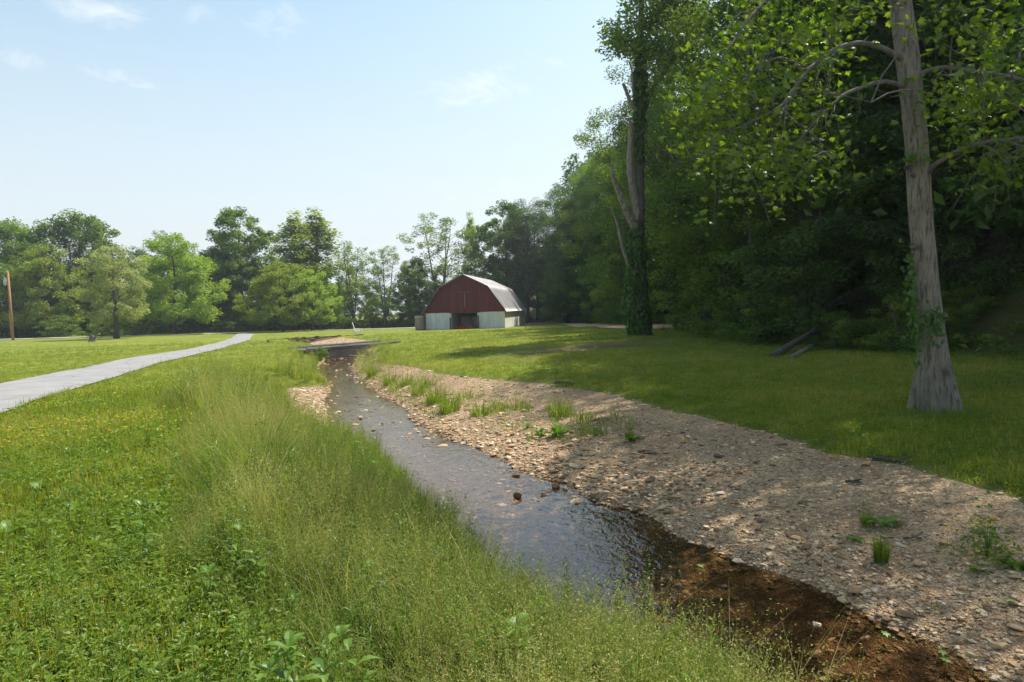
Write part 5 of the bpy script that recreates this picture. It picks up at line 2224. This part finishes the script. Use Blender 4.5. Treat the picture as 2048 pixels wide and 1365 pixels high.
DRY = [
    (1733, 929, 32, 'rusty orange-brown rock at the upper edge of the gravel by the dark stick', .90, .4, 1.6, 21, .25),
    (607, 812, 24, 'yellow-tan flat stone on the left gravel patch', .93, .3, 1.5, 22, .25),
    (629, 843, 28, 'tan rounded boulder at the lower end of the left gravel patch', .6, .5, 1.6, 23, .2),
    (1849, 1133, 16, 'pale square stone in the sunlit gravel right of the grass tuft', .82, .7, 1.2, 24, .2),
    (1527, 1135, 16, 'white flat stone at the water edge in the foreground gravel', .99, .3, 1.6, 25, .2),
    (1607, 1168, 20, 'buff oblong stone lying at the shore below the white flat stone', .7, .4, 1.5, 26, .2),
    (1202, 962, 22, 'grey-tan boulder on the gravel above the shore', .5, .7, 1.2, 27, .2),
    (1148, 936, 22, 'cream flat-faced stone on the coarse gravel', .72, .5, 1.3, 28, .2),
    (1480, 948, 18, 'ochre stone on the gravel bar facing the sycamore', .93, .5, 1.3, 29, .2),
    (1800, 1092, 24, 'flat ochre-grey stone beside the thick grass tuft', .66, .25, 1.5, 30, .25),
    (1990, 1040, 22, 'low orange-tan stone on the fine gravel at the right', .91, .4, 1.3, 31, .25),
]
for px, py, wp, lab, ti, fl, el, sd, sk in DRY:
    rock(px, py, wp, lab, ti, fl, el, sd, sk, water=False)


# ------------------------------------------------------------------ sticks, logs, stump
def stick(px0, py0, px1, py1, r, label, mat='bark', name='stick', cat='stick', lift=.02, side=True):
    rng = np.random.default_rng(int(px0))
    a, b = on_ground(px0, py0), on_ground(px1, py1)
    u = np.linspace(0, 1, 12)
    P = a[None] * (1 - u)[:, None] + b[None] * u[:, None]
    P[:, :2] += rng.normal(0, .012, (12, 2)).cumsum(0) * .6
    P[:, 2] = ground_z(P[:, 0], P[:, 1]) + lift + r * .6
    mb = MB()
    mb.tube(P, np.linspace(r, r * .5, 12), 6, wob=.08, rng=rng)
    if side:
        for k in (4, 8):
            q = P[k] + np.array((rng.normal(0, .1), rng.normal(0, .1), r * 2))
            mb.tube([P[k], (P[k] + q) / 2, q], [r * .5, r * .4, r * .2], 5)
    return tag(mb.build(name, M[mat]), label, cat)


stick(1738, 920, 1812, 931, .022, 'dark stick along the upper edge of the gravel, by the rusty rock')
stick(1694, 970, 1728, 973, .018, 'short dark stick lying on the gravel below the rusty rock')
stick(1700, 1095, 1768, 1142, .004, 'thin pale straw lying past the foot of the grass tuft', 'bark_pale', lift=.02, side=False)
stick(1808, 1085, 1850, 1087, .009, 'short dark twig between the grass tuft and the yellow-flowered weed')
stick(1110, 768, 1146, 773, .03, 'dark branch lying where the far gravel meets the lawn')
stick(500, 1315, 560, 1322, .005, 'bleached straw lying in the grass left of the pointed-leaf plant', 'bark_pale', lift=.06, side=False)


def logs():
    rng = np.random.default_rng(71)
    for (a, b, r, lab, mt) in (((1545, 714), (1640, 655), .11, 'dark fallen log slanting up the bank at the edge of the wood', 'bark'),
                               ((1580, 719), (1626, 690), .085, 'shorter pale-barked fallen log lying in front of the dark one', 'bark_pale')):
        p = on_ground(*a)
        q = at(b[0], b[1], p[1] + 3.0)
        u = np.linspace(0, 1, 10)[:, None]
        P = p + (q - p) * u
        mb = MB()
        mb.tube(P, np.linspace(r, r * .7, 10), 10, wob=.06, rng=rng)
        tag(mb.build('fallen_log', M[mt]), lab, 'log')
    p = on_ground(184, 684)
    mb = MB()
    mb.tube([(0, 0, -.1), (0, 0, .1), (.05, 0, .5), (.08, 0, .62)], [.45, .32, .24, .18], 9, wob=.12, rng=rng)
    mb.tube([(0, 0, .2), (.35, 0, .45), (.5, .1, .7)], [.14, .1, .05], 6)
    o = mb.build('stump', M['bark'])
    o.location = tuple(p)
    tag(o, 'small dark broken stump in the lawn left of the pale maple', 'stump')


logs()


# eroded far bank: a low wall of bare earth beyond the bridge
def cutbank():
    rng = np.random.default_rng(77)
    P = smooth_path(np.array([(-18.6, 52.5), (-20.0, 56), (-20.3, 59), (-19.2, 61.3), (-17.2, 62.4), (-15.2, 62.8), (-13.6, 62.6)]), 40)
    V = []
    for k in range(40):
        x, y = P[k]
        zt = float(lawn_z(x, y)) + .06
        amp = math.sin(PI * min(1, .08 + .9 * k / 39)) ** .5
        ctr = np.array((-16.3, 56.5))
        n = unit(ctr - P[k])
        for q in range(7):
            t = q / 6
            off = (.20 - .30 * t + rng.normal(0, .06)) * np.array((1, 1))
            V.append((x + n[0] * off[0] + rng.normal(0, .05), y + n[1] * off[1] + rng.normal(0, .05), zt - .75 * amp * (1 - t) + rng.normal(0, .03)))
    V = np.array(V)
    i = np.arange(39)[:, None] * 7
    j = np.arange(6)[None]
    Q = np.stack([i + j, i + j + 1, i + 8 + j, i + 7 + j], -1).reshape(-1, 4)
    tag(obj('earth_bank', mesh_np('earth_bank', V, [Q], [M['soil']])), kind='structure')


cutbank()


# ------------------------------------------------------------------ plants one can point at
def single(name, T, p, mats, label, cat='plant', rz=0.0, s=1.0, group=None, parts=None):
    me = mesh_np(name, T.V * s, [T.Q], mats, T.m, {'tint': ('FACE', np.clip(T.t, 0, 1))})
    o = obj(name, me)
    o.location = tuple(p)
    o.rotation_euler = (0, 0, rz)
    return tag(o, label, cat, group)


def grass_clump(rng, n, h, r, wd, seedy=0, lean=.7):
    T = Tpl()
    for _ in range(n):
        rr = r * math.sqrt(rng.random())
        a = rng.uniform(0, 2 * PI)
        hh = h * rng.uniform(.5, 1.1)
        T.blade((rr * math.cos(a) * .6, rr * math.sin(a) * .6, -.03), a + rng.normal(0, .7), hh, hh * lean * rng.uniform(.05, 1.0) ** 1.3, wd * rng.uniform(.7, 1.3), 0, .28 + rng.normal(0, .2), 4)
    for _ in range(seedy):
        a = rng.uniform(0, 2 * PI)
        hh = h * rng.uniform(1.2, 1.9)
        c = T.blade((0, 0, 0), a, hh, hh * .25 * rng.random(), .004, 1, .3, 4)
        P = c[-2] + (c[-1] - c[-2]) * rng.random((12, 1)) + rng.normal(0, .008, (12, 3))
        T.leaves(P, rng.normal(size=(12, 3)), .014, 1, .4, rng, .4)
    return T.done()


def rosette(rng, n, L_, wd, mat=2, up=.5, tv=.15):
    """long broad basal leaves with a bent midrib"""
    T = Tpl()
    for k in range(n):
        az = k * 2.4 + rng.normal(0, .3)
        d = np.array((math.cos(az), math.sin(az), 0))
        b = np.array((-d[1], d[0], 0))
        l = L_ * rng.uniform(.65, 1.15)
        s = np.linspace(0, 1, 7)
        el = up * rng.uniform(.6, 1.3)
        c = d[None] * (l * s * math.cos(el))[:, None] + np.array((0, 0, 1))[None] * (l * (s * math.sin(el) - .45 * s ** 2.4))[:, None]
        ww = wd * np.array((.10, .45, .92, 1.0, .72, .36, .02)) * .5
        V = np.concatenate([c - b * ww[:, None] + np.array((0, 0, .22)) * ww[:, None], c, c + b * ww[:, None] + np.array((0, 0, .22)) * ww[:, None]])
        Q = np.array([(i, i + 7, i + 8, i + 1) for i in range(6)] + [(i + 7, i + 14, i + 15, i + 8) for i in range(6)])
        T.quads(V, Q, mat, .45 + rng.normal(0, tv))
    return T


def leafy_stem(rng, h, nodes, L_, wd, mat=2, r=.007, top=5):
    """upright stem with opposite pointed leaves, the top ones in a whorl"""
    T = Tpl()
    a0 = rng.uniform(0, 6)
    c = T.blade((0, 0, -.03), a0, h, h * .10, r * 2, mat, .35, 5)
    T.blade((0, 0, -.03), a0 + .05, h, h * .10, r * 2, mat, .35, 5)
    for k in range(nodes):
        s = .25 + .75 * k / max(1, nodes - 1)
        p = np.array([np.interp(s, np.linspace(0, 1, 6), c[:, q]) for q in range(3)])
        num = top if k == nodes - 1 else 2
        for q in range(num):
            az = k * 1.57 + q * 2 * PI / num + rng.normal(0, .2)
            R = rosette(rng, 1, L_ * (1.1 - .25 * s), wd * (1.1 - .25 * s), mat, .75 if k == nodes - 1 else .45)
            ca, sa = math.cos(az), math.sin(az)
            V = R.V[0] @ np.array([[ca, sa, 0], [-sa, ca, 0], [0, 0, 1]])
            T.quads(V + p, R.Q[0], mat, float(R.t[0][0]))
    return T.done()


PL = [M['meadow'], M['seed'], M['broad'], M['yellow'], M['white_fl'], M['weed']]


def plants():
    rng = np.random.default_rng(81)
    g = on_ground
    # two big-leaved plants at the lower border
    def cluster(px, py, Y, h, spec, label, name):
        p = at(px, py, Y)
        base = np.array((p[0], p[1], gz(p[0], p[1])))
        root = empty(name, tuple(base))
        tag(root, label, 'plant')
        for (dx, dy, hh, nn, LL, ww) in spec:
            T = leafy_stem(rng, hh, nn, LL, ww)
            me = mesh_np('leafy_stem', T.V, [T.Q], PL, T.m, {'tint': ('FACE', np.clip(T.t, 0, 1))})
            o = obj('leafy_stem', me, root)
            o.location = (dx, dy, 0)
    zt = lambda px, py, Y: at(px, py, Y)[2] - gz(at(px, py, Y)[0], at(px, py, Y)[1])
    h1 = zt(592, 1285, 2.75)
    cluster(590, 1290, 2.75, h1, [(0, 0, max(.2, h1), 5, .155, .046), (-.11, -.05, max(.15, h1 - .08), 4, .14, .042), (.10, -.06, max(.15, h1 - .07), 4, .15, .046), (.02, -.14, max(.12, h1 - .12), 4, .14, .044), (-.06, .08, max(.12, h1 - .05), 4, .13, .040)],
            'bright green plant with pointed leaves at the lower border, nearest to the viewer', 'pointed_leaf_plant')
    h2 = zt(1010, 1240, 3.0)
    cluster(1012, 1240, 3.0, h2, [(0, 0, h2, 6, .155, .075), (.10, -.08, h2 - .10, 5, .15, .072), (-.08, -.12, h2 - .15, 5, .17, .078)],
            'broad-leaved plant with toothed pale leaves standing in the grass near the water', 'broad_leaf_plant')
    # tufts on the bar
    T = grass_clump(rng, 190, .26, .09, .006, 0, .45)
    single('grass_tuft', T, g(1762, 1125), PL, 'thick upright tuft of grass on the shaded gravel bar', 'grass tuft', s=1.0)
    T = grass_clump(rng, 110, .20, .10, .005, 5, .8)
    single('grass_tuft', T, g(1735, 1052), PL, 'loose grass tuft with tall stalks behind the thick upright tuft', 'grass tuft')
    T = rosette(rng, 6, .24, .085, up=.8).done()
    single('dock_plant', T, g(1766, 1055), PL, 'broad-leaved dock growing against the loose grass tuft', 'plant')
    T = rosette(rng, 5, .13, .06).done()
    single('small_dock', T, g(1712, 1082), PL, 'small green dock between the two grass tufts', 'plant')
    T = leafy_tuft(rng, 260, .20, .44, .05, 5)
    wp = g(1975, 1118)
    wr = empty('flowering_weed', tuple(wp))
    tag(wr, 'bushy green weed with yellow flowers on the gravel at the right', 'weed')
    obj('foliage', mesh_np('foliage', T.V, [T.Q], PL, T.m, {'tint': ('FACE', np.clip(T.t, 0, 1))}), wr)
    c = Tpl()
    for a in range(5):
        aa = a * 2 * PI / 5
        c.leaves(np.array([(math.cos(aa) * .008, math.sin(aa) * .008, 0)]), np.array([(math.cos(aa) * .3, math.sin(aa) * .3, 1.)]), .018, 3, .5, rng, .9)
    c.blade((0, 0, -.16), 0, .16, .01, .003, 5, .4, 2)
    c.done()
    fm = mesh_np('flower', c.V, [c.Q], PL, c.m, {'tint': ('FACE', c.t)})
    for _ in range(24):
        fo = obj('flower', fm, wr)
        fo.location = (rng.normal(-.05, .14), rng.normal(0, .10), rng.uniform(.22, .34))
    T = rosette(rng, 6, .12, .05).done()
    single('leaf_rosette', T, g(1958, 1146), PL, 'low rosette of green leaves just below the yellow-flowered weed', 'plant')
    T = rosette(rng, 14, .2, .05, 5).done()
    single('low_weed', T, g(2030, 1135), PL, 'low green weed at the right border beside the yellow-flowered one', 'weed')
    # the green row through the middle of the bar
    row = [(872, 808, .50, 'big green grass clump nearest the water on the far gravel bar', 150, 0), (900, 825, .42, 'fresh green clump in front of the big one by the water', 130, 0),
           (838, 790, .38, 'yellowish grass clump left of the big green clump', 90, 5), (855, 775, .36, 'pale grass clump behind the yellowish clump', 90, 5), (962, 832, .30, 'low green clump in the middle of the gravel bar', 110, 0),
           (1000, 820, .26, 'sparse grass clump right of the low green one', 60, 4), (1040, 818, .25, 'small grass clump before the dark leafy dock', 50, 3), (1120, 835, .42, 'bright clump standing behind the dark leafy dock', 90, 2),
           (1165, 842, .26, 'small clump right of the dark leafy dock', 60, 2), (1225, 840, .34, 'thin stalky grass alone on the gravel bar', 18, 5), (780, 770, .42, 'pale grass clump by the water below the bridge', 110, 6),
           (745, 752, .42, 'tall grass clump at the water edge nearest the bridge', 120, 6), (815, 770, .36, 'pale clump in the middle of the far gravel', 80, 6), (1195, 868, .2, 'small tuft on the coarse gravel near the sprawling dock', 40, 0), (930, 800, .3, 'grass clump behind the fresh green clump', 70, 3)]
    for px, py, h, lab, n, sd in row:
        p = g(px, py)
        T = grass_clump(rng, int(n * 1.5), h * (1 + .006 * p[1]), .34, .010, sd, 1.05)
        single('grass_clump', T, p, PL, lab, 'grass clump', group='grass clumps along the gravel bar', s=1.1)
    for px, py, L_, n, lab in ((1113, 872, .30, 9, 'dark leafy dock in the middle of the coarse gravel'), (1080, 872, .2, 7, 'small bright dock left of the dark leafy dock'), (1260, 885, .24, 9, 'sprawling dock on the gravel right of the green row'), (1052, 858, .16, 6, 'little dock at the left end of the docks')):
        T = rosette(rng, n, L_, L_ * .34, up=.85)
        if n == 9:
            q = stem_weed(rng, .42, 20, .08, True, 2)
            T.V.append(q.V)
            T.Q.append(q.Q + T.n)
            T.m.append(q.m)
            T.t.append(q.t)
            T.n += len(q.V)
        single('dock_plant', T.done(), g(px, py), PL, lab, 'plant', s=1.25)
    for px, py, s_, lab in ((1838, 836, 1.0, 'green weeds at the left foot of the sycamore trunk'), (1905, 850, 1.2, 'leafy weeds in front of the right foot of the sycamore trunk'), (1798, 800, 1.3, 'pale sunlit weed patch just left of the sycamore trunk'), (1945, 838, 1.0, 'low weeds right of the sycamore trunk')):
        p = g(px, py)
        wr = empty('weed_patch', tuple(p))
        tag(wr, lab, 'weed')
        for k in range(7):
            q = leafy_tuft(rng, 30, .13, .24, .045, 5) if k % 2 else stem_weed(rng, .34, 18, .05, True, 5)
            so = obj('sprig', mesh_np('sprig', q.V * s_ * .8, [q.Q], PL, q.m, {'tint': ('FACE', np.clip(q.t, 0, 1))}), wr)
            dx, dy = rng.normal(0, .2), rng.normal(0, .12)
            so.location = (dx, dy, gz(p[0] + dx, p[1] + dy) - p[2])
    # rushes at the left water edge
    p = on_plane(752, 925, WL)
    single('rush_clump', grass_clump(rng, 240, .62, .20, .006, 0, .30), p - np.array((.05, 0, .05)), PL, 'tall clump of thin rushes in the water by the left bank', 'rushes')
    p = on_plane(798, 950, WL)
    single('dock_plant', rosette(rng, 6, .26, .09, up=.7).done(), p, PL, 'dock leaning over the water below the rushes', 'plant')
    # tall weeds of the left bank
    p = g(375, 815)
    T = rosette(rng, 7, .30, .12, up=.7)
    for dx in (-.1, .12, .3):
        q = stem_weed(rng, 1.0, 30, .16, True, 2)
        T.V.append(q.V + np.array((dx, 0, 0)))
        T.Q.append(q.Q + T.n)
        T.m.append(q.m)
        T.t.append(q.t - .15)
        T.n += len(q.V)
    single('tall_dock', T.done(), p, PL, 'tall dark dock with seeding stalks standing out of the meadow near the path', 'plant', s=1.0)
    p = g(338, 775)
    single('seed_stalk', stem_weed(rng, 1.05, 20, .07, True, 2), p, PL, 'lone thin stalk rising against the path left of the tall dark dock', 'plant')
    for px, py, h, lab in ((425, 1040, .62, 'feathery blue-green weed standing in the near grass'), (560, 905, .6, 'dark feathery weed within the tall pale grass')):
        T = Tpl()
        pp = g(px, py)
        for k in range(6):
            a = rng.uniform(0, 6.28)
            c = T.blade((0, 0, -.02), a, h * rng.uniform(.6, 1.05), h * .35 * rng.random(), .008, 5, .3, 5)
            s = rng.uniform(.15, 1, 60)
            P = np.stack([np.interp(s, np.linspace(0, 1, 6), c[:, q]) for q in range(3)], 1) + rng.normal(0, .045, (60, 3))
            T.leaves(P, rng.normal(size=(60, 3)), rng.uniform(.03, .07, 60), 5, np.clip(rng.normal(.2, .15, 60), 0, 1), rng, .14)
        single('feathery_weed', T.done(), pp, PL, lab, 'weed', group='feathery weeds of the left bank')
    # weeds standing in the water edge
    for k, (px, py, top, lab) in enumerate(((1138, 1240, 1065, 'tall leafy weed in the water, left of the three near the lower middle'), (1240, 1240, 1085, 'tall leafy weed in the water, middle of the three'),
                                            (1292, 1215, 1075, 'tall leafy weed in the water, rightmost of the three'), (1040, 1190, 1090, 'shorter leafy weed at the grass edge left of the three tall ones'),
                                            (1350, 1330, 1180, 'seeding weed over the brown water near the lower border'), (1445, 1365, 1250, 'rightmost seeding weed against the brown water at the lower border'),
                                            (885, 1130, 950, 'thin grass stalks leaning over the blue water'))):
        p = on_plane(px, py, WL)
        h = float(at(px, top, p[1])[2] - p[2])
        T = stem_weed(rng, h * .95, 62, .075, True, 2)
        single('waterside_weed', T, p - np.array((0, 0, .03)), PL, lab, 'weed', group='weeds along the left water edge')
    # yarrow
    yr_ = [(1128 - 400, 1075), (722, 1060), (735, 1083), (540, 975), (555, 968), (520, 990), (480, 1085), (478, 1120), (650, 1170), (665, 1185), (575, 990), (600, 1010), (505, 1045), (545, 1060)]
    lab = ['white yarrow nearest to the blue water', 'white yarrow just above the one nearest to the water', 'white yarrow close below the one nearest to the water', 'white yarrow at the upper end of the scattered yarrow', 'white yarrow beside the uppermost yarrow',
           'white yarrow left of the uppermost yarrow', 'white yarrow left of all others in the near grass', 'white yarrow below the leftmost yarrow', 'white yarrow among seed heads above the broad-leaved plant', 'white drooping yarrow lowest of all above the broad-leaved plant',
           'white yarrow to the right of the uppermost yarrow', 'white yarrow in the middle of the tall pale grass', 'white yarrow just above the leftmost yarrow', 'white yarrow between the leftmost yarrow and the middle one']
    for (px, py), lb in zip(yr_, lab):
        p = g(px, py + 45)
        h = float(at(px, py, p[1])[2] - p[2])
        T = Tpl()
        c = T.blade((0, 0, -.02), rng.uniform(0, 6), h, h * .05, .005, 5, .4, 4)
        n = 26
        r = .028 * np.sqrt(rng.random(n))
        a = rng.uniform(0, 6.28, n)
        P = c[-1] + np.stack([r * np.cos(a), r * np.sin(a), rng.normal(0, .003, n)], 1)
        T.leaves(P, rng.normal(size=(n, 3)) * .3 + np.array((0, 0, 1)), .012, 4, .6, rng, .9)
        for _ in range(10):
            T.leaves((c[0] + (c[-1] - c[0]) * rng.random())[None], rng.normal(size=(1, 3)), .07, 5, .3, rng, .2)
        single('yarrow', T.done(), p, PL, lb, 'flower', group='white yarrow in the near grass')
    # small bush and roots at the left end of the bridge
    x, y, z = on_plane(640, 716, -.35)
    plant_tree('bush', float(x), float(y), .75, 'small leafy bush on the bank at the left end of the bridge', 'bush', None, 1.0, cat='bush')
    p = on_plane(745, 716, -.3)
    mb = MB()
    for k in range(26):
        a, b = rng.uniform(0, 6.28), rng.uniform(.1, .7)
        mb.tube([(0, 0, -.1), (math.cos(a) * .3, math.sin(a) * .3, b * .5), (math.cos(a) * .75, math.sin(a) * .6, b * .7)], [.03, .02, .006], 5)
    o = mb.build('brush_pile', M['bark'])
    o.location = tuple(p)
    tag(o, 'dark tangle of washed-up branches under the right end of the bridge', 'brush')
    # fallen sycamore leaves
    lv = [(1400, 1138, 'pale fallen leaf floating near the shore of the brown water'), (1770, 1275, 'green fallen leaf at the shore below the flat tan rock'), (1887, 1313, 'upper of the two green leaves floating at the lower right'),
          (1892, 1329, 'lower of the two green leaves floating at the lower right'), (2022, 1213, 'pale fallen leaf lying on the gravel at the right border')]
    for px, py, lb in lv:
        p = on_ground(px, py) if px > 2000 else on_plane(px, py, WL)
        V, T3, k = lobed(rng, np.zeros((1, 3)), np.array([(0.05, -.15, 1.)]), .085)
        o = obj('fallen_leaf', mesh_np('fallen_leaf', V, [T3], [M['broad']], attrs={'tint': ('FACE', np.full(len(T3), .9 if 'pale' in lb else .4))}))
        o.location = (p[0], p[1], p[2] + .03)
        tag(o, lb, 'leaf')


plants()


# ------------------------------------------------------------------ broad weeds strewn through the left bank
def bank_weeds():
    rng = np.random.default_rng(91)
    tp = []
    for n, L_, w_, u in ((7, .17, .07, .7), (6, .22, .06, .9), (9, .12, .055, .6)):
        tp.append(rosette(rng, n, L_, w_, 2, u).done())
    for h, n in ((.32, 5), (.42, 6), (.26, 4)):
        tp.append(leafy_stem(rng, h, n, .11, .036, 2, .004))
    x, y, d = spread(rng, 2600, 2.6, 16, -46, 22)
    ok = (x < C(cK, y) - .05) & (x > C(cK, y) - 4.2) & ~in_path(x, y, .3) & (fbm(x * .8, y * .8, 121) > .47) & (rng.random(len(x)) < np.where(d < 4.2, .06, .30))
    x, y = x[ok], y[ok]
    scatter_mesh('broadleaf_weeds', split_groups(rng, tp, put(x, y), rng.uniform(.55, 1.25, len(x)), rng.normal(-.05, .15, len(x))), PL, rng, tilt=.12)


bank_weeds()


# ------------------------------------------------------------------ summer haze in the air
def haze():
    m = bpy.data.materials.new('haze')
    m.use_nodes = True
    t = m.node_tree
    for n in list(t.nodes):
        if n.type != 'OUTPUT_MATERIAL':
            t.nodes.remove(n)
    v = t.nodes.new("ShaderNodeVolumePrincipled")
    v.inputs["Color"].default_value = (.80, .88, 1.0, 1)
    v.inputs["Density"].default_value = HAZE
    v.inputs["Anisotropy"].default_value = .25
    t.links.new(v.outputs[0], t.nodes["Material Output"].inputs["Volume"])
    b = MB()
    b.box((0, 300, 25), (2400, 1800, 140))
    o = b.build('haze', m)
    tag(o, kind='stuff')


HAZE = .00042
haze()
